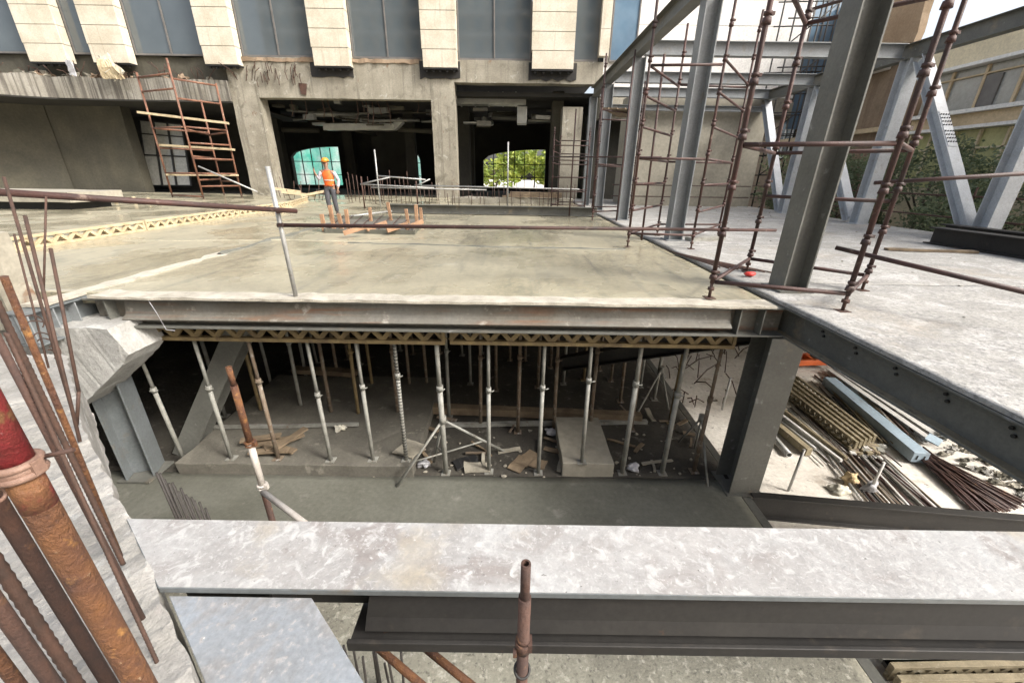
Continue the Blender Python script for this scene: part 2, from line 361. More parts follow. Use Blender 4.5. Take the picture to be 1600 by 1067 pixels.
tag(m.chop(1.0).rough(.08, 1.3).build('light_stop_wall', 'earth'), 'earth wall added to keep the space deep under the wet slab dark', 'wall')  # wall added to keep the back of the undercroft dark
m = MB(); m.bb(-14.6, -14.1, -6, 16.8, -2.85, -.34)
tag(m.chop(1.0).rough(.08, 1.3).build('light_stop_wall', 'earth'), 'side wall added to block light at the far left end of the lower floor', 'wall')  # added wall that shuts out light from the left
# raised pad and pedestal on the lower floor
m = MB(); m.bb(-4.95, -1.45, 4.78, 7.6, -2.86, -2.60)
tag(m.chop(.3).rough(.02, 3).build('concrete_pad', 'pad', bevel=.01), 'long low concrete pad with props standing along its front edge', 'pad')
m = MB(); m.bb(.78, 1.55, 4.85, 6.1, -2.86, -2.56)
tag(m.chop(.25).rough(.008, 3).build('concrete_pedestal', 'conc_core', bevel=.012), 'small square concrete pedestal with one prop standing on it', 'pedestal')

# ================================================================== STEEL BEAMS
def beam_thing(name, label, p0, p1, dep, wid, mat, tf=.02, tw=.012, group=None, u=None, cat='beam', extra=None):
    p0, p1 = Vector(p0), Vector(p1)
    t = thing(name, label, cat, (p0+p1)/2-V(0, 0, dep/2), group)
    m = MB(); m.ibeam(p0, p1, dep, wid, tw, tf, u); m.build('beam_body', mat, t, bevel=.004)
    if extra: extra(t)
    return t

# foreground beam, top flange at z=0
def fgx(t):
    d = V(1, .0, 0)
    # cover plate between the flanges, leaning out towards its foot; slanted left end
    m = MB()
    prof = lambda x, dx: [V(x, 1.05, -.04), V(x-dx*.8, 1.03, -.19), V(x-dx, 1.012, -.245), V(x-dx, 1.03, -.25), V(x-dx*.8, 1.05, -.19), V(x, 1.06, -.04)]
    a = [m.bm.verts.new(p) for p in prof(-.52, .035)]; b = [m.bm.verts.new(p) for p in prof(4.2, 0)]
    for k in range(6): m.bm.faces.new((a[k], a[(k+1) % 6], b[(k+1) % 6], b[k]))
    m.bm.faces.new(a); m.bm.faces.new(b)
    m.build('cover_plate', 'steel_dk', t)  # dark steel puts the shadow on the beam front into the colour
    m = MB(); m.bb(-.62, 5, .982, .999, -.318, -.268); m.build('flange_lip', 'steel_dk', t, bevel=.003)
    m = MB()
    for x in (-.9, ): m.bb(x, x+.012, 1.03, 1.16, -.27, -.03)
    m.build('stiffener', 'steel_dk', t)
t = thing('steel_beam', 'broad pale cement splashed steel beam crossing the whole foreground', 'beam', (1.2, 1.155, -.31))
m = MB()
m.bm.verts.ensure_lookup_table()
pl = [V(-1.66, 1.31, 0), V(5.0, 1.31, 0), V(5.0, 1.0, 0), V(-1.27, 1.0, 0)]
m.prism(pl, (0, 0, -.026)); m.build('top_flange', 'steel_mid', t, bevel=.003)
m = MB(); pl = [V(-1.655, 1.308, 0), V(5.0, 1.308, 0), V(5.0, 1.003, 0), V(-1.268, 1.003, 0)]
m.prism(pl, (0, 0, .002)); m.build('cement_film', 'splash', t)
m = MB(); m.bb(-1.35, 5, 1.15, 1.165, -.285, -.023); m.build('web', 'steel_dk', t)
m = MB(); m.bb(-.62, 5, 1.0, 1.31, -.318, -.300); m.build('bottom_flange', 'steel_dk', t, bevel=.003)
fgx(t)
# box beam running under it towards the camera
t = thing('steel_beam', 'pale blue steel beam stub meeting the foreground beam from below left', 'beam', (-.8, .7, -.35))
m = MB(); pl = [V(-1.235, .993, -.03), V(-.715, .993, -.03), V(-.24, .55, -.03), V(-.70, .55, -.03)]
m.prism(pl, (0, 0, -.022)); m.build('top_flange', 'splash_bl', t, bevel=.003)
m = MB(); pl = [V(-.985, .985, -.053), V(-.965, .985, -.053), V(-.46, .55, -.053), V(-.48, .55, -.053)]
m.prism(pl, (0, 0, -.25)); m.build('web', 'steel_dk', t)
m = MB(); pl = [V(-1.22, .985, -.304), V(-.73, .985, -.304), V(-.25, .55, -.304), V(-.69, .55, -.304)]
m.prism(pl, (0, 0, -.022)); m.build('bottom_flange', 'steel_dk', t)

# main front beam along the slab edge
t = thing('steel_beam', 'long rust streaked steel beam along the front edge of the wet slab', 'beam', (-1, 4.6, -.39))
m = MB(); m.bb(-5.1, 3.3, 4.56, 4.86, -.045, -.02); m.build('top_flange', 'steel', t, bevel=.003)
m = MB(); m.bb(-5.1, 3.3, 4.705, 4.72, -.365, -.046); m.build('web', 'steel_rust', t)
m = MB(); m.bb(-5.1, 3.3, 4.56, 4.86, -.39, -.366); m.build('bottom_flange', 'steel', t, bevel=.003)
m = MB()
a = [V(-4.7, 4.67, -.06), V(-4.7, 4.64, -.20), V(-4.7, 4.625, -.235), V(-4.7, 4.56, -.278), V(-4.7, 4.565, -.290), V(-4.7, 4.64, -.25), V(-4.7, 4.66, -.20), V(-4.7, 4.69, -.06)]
m.prism(a, (7.35, 0, 0)); m.build('cover_plate', 'steel_rust', t)
m = MB()
for x in (-4.86, 2.72, 3.0): m.bb(x, x+.014, 4.57, 4.70, -.362, -.05)
m.build('stiffener', 'steel', t)
# crust of cement along that edge
m = MB(); m.bb(-5.0, 3.1, 4.53, 4.80, -.019, .012)
m.chop(.12)
for v in m.bm.verts:
    k = noise.noise(V(v.co.x*5, v.co.y*5, 2)); q = noise.noise(V(v.co.x*1.3, 7, 2))
    if v.co.z > 0: v.co.z += .014*k
    if v.co.y < 4.6: v.co.y += .03*q+.02*k
    if v.co.y > 4.75: v.co.y += .07*q+.05*k
tag(m.build('cement_crust', 'cement_edge'), 'ragged pale cement spill along the front beam top', 'cement')

# longitudinal beam flange showing as a pale strip in the slab, left
m = MB(); m.bb(-5.38, -5.16, 4.2, 8.2, -.02, .012); m.chop(.1)
for v in m.bm.verts:
    k = noise.noise(V(v.co.x*4, v.co.y*4, 9)); q = max(0, (v.co.y-6.4)/1.8)
    v.co.x += (.03+.09*q)*k*2+.12*noise.noise(V(v.co.y*.9, 3, 3))*q
    if v.co.z > 0: v.co.z += -.017*q+.022*noise.noise(V(v.co.x*7, v.co.y*3, 1))*min(1, q*2+.25)
t = thing('steel_beam', 'steel beam whose pale flange shows as a strip through the left of the slab', 'beam', (-5.27, 7, -.4))
m.build('cement_strip', 'cement_edge', t)
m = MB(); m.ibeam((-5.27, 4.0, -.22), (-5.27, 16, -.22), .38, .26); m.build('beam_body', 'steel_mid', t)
m = MB()
for y in (4.02, 4.28, 4.52): m.bb(-5.39, -5.28, y, y+.014, -.38, -.06)
for y in (4.02, 4.28, 4.52): m.bb(-5.26, -5.15, y, y+.014, -.38, -.06)
m.build('stiffener', 'steel_bl', t)

# the joints and ridges in the wet slab
def ridge(pts, w, h, label, mat='slab'):
    m = MB(); P = [Vector(p) for p in pts]; rows = []
    segs = []
    for a, b in zip(P, P[1:]):
        n = max(2, int((b-a).length/.15))
        segs += [a.lerp(b, i/n) for i in range(n)]
    segs.append(P[-1])
    for i, p in enumerate(segs):
        d = (segs[min(i+1, len(segs)-1)]-segs[max(i-1, 0)]).normalized(); s_ = V(-d.y, d.x, 0)
        k = .4+.9*abs(noise.noise(p*2.2)); off = s_*noise.noise(p*1.1)*.12
        rows.append([m.bm.verts.new(p+off+s_*q*w*k+V(0, 0, zz*h*k)) for q, zz in ((-1, -.6), (-.4, .7), (.1, 1), (.6, .5), (1, -.6))])
    for a, b in zip(rows, rows[1:]):
        for j in range(4): m.bm.faces.new((a[j], a[j+1], b[j+1], b[j]))
    return tag(m.build('concrete_ridge', mat), label, 'ridge')
ridge([(-5.25, 7.2, .0), (-5.35, 16, .0)], .11, .055, 'lumpy pour joint running from the pale strip away across the wet slab', 'slab_low')
ridge([(-8.2, 8.6, 0), (-5.0, 8.9, 0), (-2.5, 9.1, 0)], .05, .02, 'faint white cross joint left of the leaning post')
ridge([(-3.5, 8.7, 0), (0, 8.45, 0), (2.3, 8.35, 0)], .06, .03, 'thin cross joint reaching the foot of the middle scaffold tower', 'slab_low')

# edge beam of the dry deck, running in depth
def eb(t):
    m = MB()
    for k in range(7):
        y = 4.1-k*.45
        for z in (-.13, -.175): m.tube([V(3.375, y-.03*(z < -.15), z), V(3.36, y-.03*(z < -.15), z)], .014, 8)
    m.build('bolt', 'steel_dk', t)
t = thing('steel_beam', 'deep dark steel edge beam carrying the side of the dry deck', 'beam', (3.4, 6, -.5))
m = MB(); m.bb(3.215, 3.5, .9, 26.4, -.03, -.012); m.build('top_flange', 'steel', t, bevel=.003)
m = MB(); m.bb(3.38, 3.4, .9, 26.4, -.372, -.031); m.build('web', 'steel', t)
m = MB(); m.bb(3.29, 3.5, .9, 26.4, -.395, -.373); m.build('bottom_flange', 'steel', t, bevel=.003)
eb(t)
m = MB(); m.bb(3.292, 3.378, .95, 26, -.3728, -.367); m.chop(.2)
for v in m.bm.verts:
    if v.co.z > -.37: v.co.z += .004*noise.noise(V(v.co.x*9, v.co.y*5, 1))
m.build('dust_layer', 'dust', t)
# lower steel column on the corner
t = thing('steel_column', 'dark olive steel column holding up the corner between slab and deck', 'column', (3.35, 4.75, -2.85))
m = MB(); m.ibeam((3.36, 4.74, -2.9), (3.36, 4.74, -.397), .42, .42, .014, .024, u=(0, 1, 0)); m.build('column_body', 'steel', t, bevel=.003)
m = MB(); m.bb(3.1, 3.62, 4.48, 5.0, -2.83, -2.79); m.build('base_plate', 'steel', t)
# beam at lower floor level going right
t = thing('steel_beam', 'dark steel beam at yard level running right from the corner column', 'beam', (5.2, 4.3, -3.2))
m = MB(); m.ibeam((3.45, 4.5, -2.97), (7.8, 4.05, -2.97), .40, .12, .014, .022); m.build('beam_body', 'steel_dk', t, bevel=.004)  # dark steel stands for the shadow on the web
t = thing('steel_beam', 'steel kerb beam closing the right side of the lower floor', 'beam', (3.35, 6, -3.2))
m = MB(); m.ibeam((3.38, -3, -2.99), (3.38, 16, -2.99), .36, .12); m.build('beam_body', 'steel', t)
# left lower column and brace
t = thing('steel_column', 'blue grey steel column under the concrete block at the left', 'column', (-5.25, 4.75, -2.8))
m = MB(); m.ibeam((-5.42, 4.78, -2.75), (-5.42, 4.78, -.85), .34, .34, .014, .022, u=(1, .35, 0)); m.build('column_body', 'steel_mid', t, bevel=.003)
m = MB(); m.box((-5.42, 4.78, -2.77), (.46, .46, .03)); m.build('base_plate', 'steel', t)
t = thing('steel_brace', 'grey diagonal steel brace leaning right behind the left props', 'brace', (-5, 5.4, -2.8))
m = MB(); m.ibeam((-5.25, 5.35, -2.85), (-3.75, 5.6, -.35), .30, .30, .014, .022, u=(0, 1, 0)); m.build('brace_body', 'steel', t, bevel=.003)
t = thing('steel_brace', 'black diagonal brace rising to the corner column under the slab', 'brace', (2, 7, -2))
m = MB(); m.ibeam((.9, 6.6, -1.75), (3.25, 5.1, -.55), .24, .22, .014, .02); m.build('brace_body', 'steel_dk', t, bevel=.003)

# ================================================================== CONCRETE AT THE LEFT
t = thing('concrete_wall', 'rough white topped concrete wall with rebar standing along it, lower left', 'wall', (-2, 1.2, -.6))
edge = [(-.35, .26), (-.92, .71), (-1.25, .98), (-1.60, 1.27), (-1.93, 1.53), (-2.49, 1.96), (-3.0, 2.42), (-3.6, 2.95)]
poly = [V(x, y, .0) for x, y in edge]+[V(-6.2, 2.95, 0), V(-6.2, -1.2, 0), V(-.35, -1.2, 0)]
m = MB(); m.prism(poly, (0, 0, -.6)); m.chop(.07).rough(.018, 7).rough(.012, 22).rough(.006, 60); m.build('wall_body', 'conc_wht', t)
bl = [V(-6.0, 4.28, -.30), V(-4.62, 4.28, -.29), V(-4.50, 4.28, -.62), V(-4.62, 4.28, -.76), V(-5.45, 4.28, -1.42), V(-6.0, 4.28, -1.60)]
m = MB(); m.prism(bl, (0, .55, 0)); m.chop(.06).rough(.012, 4).rough(.006, 18)
tag(m.build('concrete_block', 'conc_lt', None), 'broken white concrete block carrying the left end of the front beam', 'block')
bl = [V(-7.0, 4.2, .70), V(-5.26, 4.2, .74), V(-5.26, 4.2, -.3), V(-7.0, 4.2, -.3)]
m = MB(); m.prism([p+V(-.28, 0, 0) for p in bl], (0, .3, 0)); m.chop(.15).rough(.018, 5)
tag(m.build('concrete_column', 'conc', None), 'short grey concrete column stub at the left edge of the slab', 'column')

# ================================================================== BARS AND PIPES IN FRONT, LEFT
def vpt(px, py, t):
    p = at(px, py, t); return p
def vertical(name, label, cat, px, py, t, r, z0, z1, mat, group=None, lean=(0, 0), ribs=False, n=14):
    p = at(px, py, t); a = V(p.x-lean[0]*(p.z-z0), p.y-lean[1]*(p.z-z0), z0); b = V(p.x+lean[0]*(z1-p.z), p.y+lean[1]*(z1-p.z), z1)
    return bar(name, label, cat, a, b, r, mat, group, ribs, n)
def bar(name, label, cat, a, b, r, mat, group=None, ribs=False, n=10, bend=0, hollow=0):
    m = MB(); a, b = Vector(a), Vector(b)
    if ribs:
        L = (b-a).length; k = int(L/(r*1.1)); pts = []
        d = (b-a)/k
        rings = []
        sx = d.cross(V(0, 1, 0)).normalized(); uu = sx.cross(d.normalized())
        for i in range(k+1):
            rr = r*(1.0 if i % 2 else .84); off = V(0, 0, 0)
            rings.append([m.bm.verts.new(a+d*i+(sx*math.cos(2*PI*j/n)+uu*math.sin(2*PI*j/n))*rr+d.normalized()*.35*r*math.cos(2*PI*j/n)) for j in range(n)])
        for p, q in zip(rings, rings[1:]):
            for j in range(n):
                f = m.bm.faces.new((p[j], p[(j+1) % n], q[(j+1) % n], q[j])); f.smooth = True
        m.bm.faces.new(rings[0]); m.bm.faces.new(rings[-1])
    else:
        k = 6 if bend else 2
        pts = [a.lerp(b, i/(k-1))+V(noise.noise(a*3+V(i*.7, 0, 0)), noise.noise(a*3+V(0, i*.7, 3)), 0)*bend*(0 < i < k-1) for i in range(k)]
        m.tube(pts, r, n, hollow=hollow)
    o = m.build(name, mat)
    return tag(o, label, cat, group)
# the big red pipe with its clamp
t = thing('scaffold_pipe', 'thick red and orange rusty pipe close to the camera at lower left', 'pipe', at(123, 897, .86))
p = at(123, 897, .86)
m = MB(); m.tube([V(p.x, p.y, -.02), V(p.x, p.y, .6), V(p.x, p.y, 1.0), V(p.x, p.y, 1.20), V(p.x, p.y, 1.9)], .0262, 28); 
m.chop(.08); m.build('pipe_body', 'rust_or', t)
zc = None
for z in [i*.005+.0 for i in range(300)]:
    v = V(p.x, p.y, z)-CP; py = 533.5-F*v.dot(up)/v.dot(fw)
    if py < 728: zc = z; break
m = MB(); m.tube([V(p.x, p.y, zc-.012), V(p.x, p.y, zc+.36)], .0268, 28); m.build('red_band', 'rust_red', t)
m = MB(); m.tube([V(p.x, p.y, zc-.10), V(p.x, p.y, zc-.012)], .0266, 28); m.build('worn_band', 'rust_worn', t)
m = MB(); m.torus((p.x, p.y, zc+.004), .031, .0075, n=28, k=8); m.torus((p.x, p.y, zc-.018), .031, .0075, n=28, k=8); m.tube([(p.x, p.y, zc-.02), (p.x, p.y, zc+.006)], .034, 28); m.torus((p.x-.02, p.y-.03, zc-.045), .012, .004, (1, 0, 0), n=14, k=6)
m.box((p.x-.034, p.y-.012, zc-.006), (.018, .03, .03)); m.tube([(p.x-.03, p.y-.03, zc-.006), (p.x-.03, p.y+.02, zc-.006)], .006, 10)
m.box((p.x+.032, p.y+.002, zc-.005), (.014, .02, .03))
ck = m.build('clamp', 'clampm', t)
m = MB(); m.tube([(p.x+.02, p.y+.02, zc), (p.x+.075, p.y+.035, zc+.008)], .0045, 10); m.build('clamp_bolt', 'rust', ck)
def lean2(name, label, cat, A, tA, B, tB, r, mat, **k):
    return bar(name, label, cat, at(*A, tA), at(*B, tB), r, mat, **k)
vertical('scaffold_pipe', 'brown smooth pipe left of the thick red pipe', 'pipe', 80, 920, .98, .0155, -.05, 2.2, 'rust')
vertical('rebar', 'thick brown ribbed bar at the lower left corner between two pipes', 'rebar', 66, 985, 1.0, .0135, -.05, 1.6, 'rebar', ribs=True, n=18)
vertical('scaffold_pipe', 'brown rusty pipe in the bottom left corner with an orange spot', 'pipe', 42, 1010, .86, .0135, -.05, 1.6, 'rust')
vertical('scaffold_pipe', 'thin rusty pipe in the extreme bottom left corner', 'pipe', 10, 1045, .9, .0125, -.05, 1.4, 'rust_or')
lean2('scaffold_pipe', 'orange rusty bar leaning from the left edge down onto the white wall', 'pipe', (6, 432), 1.05, (188, 868), 1.55, .0085, 'rust_or')
lean2('rebar', 'dark brown ribbed rebar beside the orange leaning bar', 'rebar', (-40, 400), 1.0, (192, 880), 1.52, .0085, 'rebar', ribs=True, n=14)
lean2('scaffold_pipe', 'grey brown pipe passing behind the clamp of the thick red pipe', 'pipe', (-30, 478), .95, (226, 972), 1.36, .0085, 'rust')
lean2('rebar', 'brown ribbed rebar whose foot stands lowest on the white wall', 'rebar', (10, 520), 1.0, (250, 1044), 1.25, .006, 'rebar', ribs=True, n=14)
lean2('rebar', 'slim brown bar at the far end of the white wall, leftmost of its group', 'rebar', (6, 277), 2.2, (117, 655), 2.3, .008, 'rebar')
lean2('rebar', 'tall slim brown bar leaning across the grey column stub', 'rebar', (39, 337), 2.1, (125, 690), 2.2, .0085, 'rebar')
lean2('rebar', 'thin bent wire bar hanging in front of the grey column stub', 'rebar', (72, 307), 2.4, (68, 468), 2.4, .0055, 'rebar')
lean2('rebar', 'slim red brown bar rising in front of the broken white block', 'rebar', (79, 388), 2.2, (123, 612), 2.25, .0085, 'rebar')
lean2('rebar', 'short kinked end of bar at the foot of the white block', 'rebar', (123, 610), 2.25, (120, 664), 2.3, .0085, 'rebar')
lean2('rebar', 'thin dark bar running down past the left edge of the slab', 'rebar', (22, 366), 2.6, (76, 575), 2.6, .006, 'rebar')
m = MB()
for k in range(5): m.torus(at(50+k*9, 505+k*13, 2.55), .05+.02*k % .04, .004, (1, .3*k-.5, .4), n=16, k=5, a0=.4*k, a1=.4*k+4)
tag(m.build('tie_wire', 'rebar'), 'tangled tie wire by the bars at the end of the white wall', 'wire')

# guard rail over the slab edge
bar('scaffold_pipe', 'long brown pipe rail level across the middle of the wet slab', 'pipe', ony(433, 352, 4.62), onx(1212, 360, 3.95), .022, 'scaf', n=14, hollow=.75)
bar('scaffold_pipe', 'brown pipe rail sloping in from the left edge to the leaning post', 'pipe', at(-60, 297, 2.6), ony(463, 330, 4.68), .025, 'scaf', n=14, hollow=.75)
t = thing('scaffold_post', 'leaning galvanised post at the slab edge holding two pipe rails', 'post', onz(470, 455, 0))
m = MB(); a = ony(418, 260, 4.62); b = V(-2.60, 4.66, -.01); m.tube([a, b], .0245, 14, hollow=.8); m.build('post_body', 'galv', t)
for q, z in ((ony(438, 330, 4.64), 0), (ony(441, 351, 4.64), 0)):
    m = MB(); m.torus(q, .03, .009, n=14, k=6); m.box(q+V(.0, -.03, 0), (.05, .03, .04)); m.build('coupler', 'scaf', t)
m = MB(); m.tube([V(-4.28, 4.53, .0), V(-4.22, 4.52, -.17), V(-4.15, 4.5, -.38), V(-4.05, 4.5, -.39)], .004, 6)
tag(m.build('tie_wire', 'paper'), 'thin white string hanging down the front beam at the left', 'string')

# foreground standards in the pit
t = thing('scaffold_post', 'rusty upright with threaded coupler standing in front of the foreground beam', 'post', (.045, .7, -2.8))
def zfor(x, y, py):
    lo, hi = -6, 30
    for _ in range(50):
        mid = (lo+hi)/2; v = V(x, y, mid)-CP; k = v.dot(fw)
        if k > .05 and 533.5-F*v.dot(up)/k > py: lo = mid
        else: hi = mid
    return lo
z1 = zfor(.04, .7, 880); zm = zfor(.04, .7, 932); zk = zfor(.04, .7, 1005); zr = zfor(.04, .7, 1045)
m = MB(); m.tube([V(.042, .7, zm-.02), V(.042, .7, z1)], .0125, 20, hollow=.62); m.build('spigot', 'rust', t)
m = MB(); m.tube([V(.045, .7, -2.79), V(.042, .7, zm)], .0165, 20); m.build('post_body', 'rust', t)
m = MB(); m.tube([V(.042, .7, zk+.016), V(.042, .7, zk+.028)], .019, 16, r1=.018); m.tube([V(.042, .7, zk-.022), V(.042, .7, zk+.016)], .022, 16); m.box((.06, .697, zk+.005), (.012, .03, .03)); m.box((.02, .685, zk-.015), (.01, .016, .016)); m.build('coupler', 'rust', t)
m = MB(); m.torus((.042, .7, zr), .021, .004, (.15, -.5, 1), n=22, k=8); m.build('ring', 'steel_dk', t)

t = thing('scaffold_post', 'rusty upright with open top standing in the pit left of centre', 'post', V(-2.6, 2.95, -2.8))
A = at(357, 573, 3.0); d = V(.0, 0, 0)
px = A.x; pyy = A.y
za, zb, zc2, zd = A.z, zfor(px, pyy, 602), zfor(px, pyy, 690), zfor(px, pyy, 757)
m = MB(); m.tube([V(px, pyy, zb), V(px, pyy, za)], .0205, 18, hollow=.7); m.build('spigot', 'rust_or', t)
m = MB(); m.tube([V(px, pyy, zc2), V(px, pyy, zb)], .0255, 18); m.build('post_body', 'rust_or', t)
m = MB(); m.tube([V(px, pyy, zd-.06), V(px, pyy, zc2)], .026, 18); m.build('middle_tube', 'tube_pale', t)
m = MB(); m.tube([V(px, pyy, -2.79), V(px, pyy, zd-.06)], .0255, 18); m.build('lower_tube', 'rust', t)
for z in (zc2, zd):
    m = MB(); m.torus((px, pyy, z), .034, .011, n=16, k=6); m.torus((px, pyy, z-.03), .034, .008, n=16, k=6); m.box((px+.04, pyy-.01, z-.01), (.03, .03, .045)); m.build('coupler', 'rust_or' if z == zc2 else 'tube_pale', t)
p0 = V(px, pyy, zd-.02); bar('scaffold_pipe', 'whitish diagonal pipe running down right from the pit upright', 'pipe', p0+V(.03, -.05, -.01), at(520, 850, 3.0), .024, 'tube_pale', n=14)
lean2('scaffold_pipe', 'rusty brace pipe under the foreground beam, left of the pair', 'pipe', (560, 985), 2.6, (700, 1105), 2.35, .024, 'rust_or', n=14)
lean2('scaffold_pipe', 'rusty brace pipe under the foreground beam, right of the pair', 'pipe', (650, 1000), 2.6, (780, 1105), 2.35, .024, 'rust_or', n=14)
for k in range(9):
    x = 532+k*11+random.uniform(-3, 3)
    q = onz(x+12, 1068+random.uniform(0, 40), -2.8)
    bar('rebar', 'dark starter bar sprouting from the lower floor beneath the foreground beam', 'rebar', q, q+V(random.uniform(-.03, .03), random.uniform(-.03, .03), random.uniform(.45, .8)), .011, 'rebar_dk', group='starter bars beneath the foreground beam', n=6)
for k in range(18):
    tp = at(244+k*4.7+random.uniform(-2, 2), 738+k*3.6+random.uniform(-5, 5), 3.9+.03*k)
    bar('rebar', 'dark starter bar in the fan sprouting left of the pit upright', 'rebar', V(tp.x+random.uniform(-.02, .05), tp.y, -2.8), tp, .0115, 'rebar_dk', group='starter bars left of the pit upright', n=6)
# ================================================================== LATTICE GIRDERS
def lattice(label, p0, p1, h, w, mat, group, pitch=.26, end_posts=True, ww=.06, ch=.05):
    p0, p1 = Vector(p0), Vector(p1); d = (p1-p0); L = d.length; d.normalize(); z = V(0, 0, 1)
    t = thing('lattice_girder', label, 'girder', p0.lerp(p1, .5), group)
    m = MB(); m.bar(p0+z*(h-ch/2), p1+z*(h-ch/2), w, ch); m.build('top_chord', mat, t, bevel=.004)
    m = MB(); m.bar(p0+z*.025, p1+z*.025, w, .05); m.build('bottom_chord', mat, t, bevel=.004)
    m = MB(); n = max(2, int(L/pitch))
    for i in range(n):
        a = p0+d*(L*i/n); b = p0+d*(L*(i+.5)/n); c = p0+d*(L*(i+1)/n)
        m.bar(a+z*.05, b+z*(h-.05), w*.55, ww); m.bar(b+z*(h-.05), c+z*.05, w*.5, ww)
    m.build('lattice_web', mat, t)
    if end_posts:
        m = MB(); m.bar(p0+z*.05+d*.02, p0+z*(h-.05)+d*.02, w*.9, .04, u=d); m.build('end_post', mat, t)
        m = MB(); m.bar(p1+z*.05-d*.02, p1+z*(h-.05)-d*.02, w*.9, .04, u=d); m.build('end_post', mat, t)
    return t
GG = 'lattice girders carrying the wet slab'
lattice('ochre lattice girder just under the front beam, left one of the two', (-4.62, 4.82, -.64), (-.86, 4.80, -.64), .25, .08, 'prop_yel', GG)
lattice('ochre lattice girder just under the front beam, right one of the two', (-.80, 4.82, -.64), (2.86, 4.80, -.64), .25, .08, 'prop_yel', GG)
rows = [5.9, 7.1, 8.4, 9.8, 11.4]
for i, y in enumerate(rows):
    lattice('ochre girder shaded under the slab, left half, %s row behind the front' % ORD[i], (-4.7, y, -.64), (-.9, y, -.64), .25, .08, 'prop_yel', GG)
    lattice('ochre girder shaded under the slab, right half, %s row behind the front' % ORD[i], (-.8, y, -.64), (2.9, y, -.64), .25, .08, 'prop_yel', GG)
# short joists between girders and slab
for k in range(16):
    x = -4.4+k*.48
    m = MB(); m.bb(x-.04, x+.04, 4.87, 12.5, -.385, -.22)
    tag(m.build('joist', 'prop_yel'), 'ochre joist running back under the slab above the lattice girders', 'joist', 'joists under the slab')
# long girders used as edge form on the wet slab
pts = [(-8.95, 6.4), (-9.0, 10.1), (-9.05, 13.8), (-9.2, 17.4), (-10.2, 21.0)]
wh = ['nearest the camera', 'second from the camera', 'third from the camera', 'farthest from the camera']
for i, (a, b) in enumerate(zip(pts, pts[1:])):
    lattice('pale lattice girder standing on the wet slab as edge form, '+wh[i], (a[0], a[1]+.02, .0), (b[0], b[1]-.02, .0), .24, .09, 'girder_pale', 'lattice girders set on the wet slab', pitch=.3)
for i, (a, b) in enumerate(zip(pts[:3], pts[1:])):
    m = MB(); m.bb(a[0]-.35, a[0]-.12, a[1]+.1, b[1]-.1, -.01, .10); m.chop(.4).rough(.02, 3)
    tag(m.build('timber_plank', 'girder_pale'), 'pale cement coated plank lying along the %s girder on the wet slab' % ORD[i], 'plank', 'planks along the slab girders')

# ================================================================== PROPS
def prop(label, x, y, z0, z1, mat='prop', lean=0.0, r=.031, group='steel props under the wet slab', striped=False, cut=None):
    t = thing('steel_prop', label, 'prop', (x, y, z0), group)
    zm = cut if cut else z0+(z1-z0)*random.uniform(.58, .74)
    def P(z): return V(x+lean*(z-z0), y+lean*.3*(z-z0), z)
    m = MB(); m.tube([P(z0+.008), P(zm)], r, 14); m.build('outer_tube', mat, t)
    m = MB(); m.tube([P(zm), P(z1-.008)], r*.8, 12)
    m.build('inner_tube', mat, t)
    m = MB(); m.tube([P(zm-.05), P(zm+.03)], r*1.28, 12)
    co_ = m.build('collar', mat, t)
    m = MB(); m.torus(P(zm+.0)+V(.03, -.035, 0), .045, .007, (0, .25, 1), n=14, k=6, a0=2.6, a1=6.6); m.build('handle', mat, co_)
    m = MB(); m.box((x, y, z0+.005), (.13, .13, .012)); m.build('base_plate', mat, t)
    m = MB(); m.box(P(z1)-V(0, 0, .004), (.12, .10, .01)); m.build('head_plate', mat, t)
    if striped:
        m = MB()
        for k in range(int((z1-z0)/.05)-2):
            z = z0+.06+k*.05; m.tube([P(z), P(z+.012)], r*1.05, 12)
        m.build('thread', 'steel_dk', t)
    return t
TOP = -.64
front = [(290, 724, -2.8), (362, 716, -2.6), (435, 716, -2.6), (517, 719, -2.6), (583, 718, -2.6), (635, 718, -2.6),
         (764, 737, -2.8), (841, 739, -2.8), (909, 722, -2.56), (972, 739, -2.8), (1034, 739, -2.8), (1084, 736, -2.8)]
lab = ['stained steel prop at the far left of the front row, before the diagonal brace',
       'steel prop second from the left of the front row, on the pad', 'steel prop third from the left of the front row, on the pad',
       'steel prop fourth from the left of the front row, on the pad', 'steel prop fifth from the left of the front row, on the pad',
       'prop with a fine dark thread all along, at the right end of the pad', 'steel prop just right of the tripod, in the front row',
       'steel prop midway between the tripod and the small pedestal', 'steel prop standing on the small pedestal',
       'thicker prop right of the small pedestal', 'second prop right of the small pedestal, in the front row',
       'prop nearest the dark corner column']
FP = []
for i, (a, b, z) in enumerate(front):
    q = onz(a, b, z); FP.append(q)
    prop(lab[i], q.x, q.y, z, TOP, mat=('prop', 'prop', 'prop_rust')[i % 3 if i not in (5, 8) else 0], lean=random.uniform(-.012, .012)-(0 if i else .03), r=.036 if i in (9, 10) else .029, striped=(i == 5))
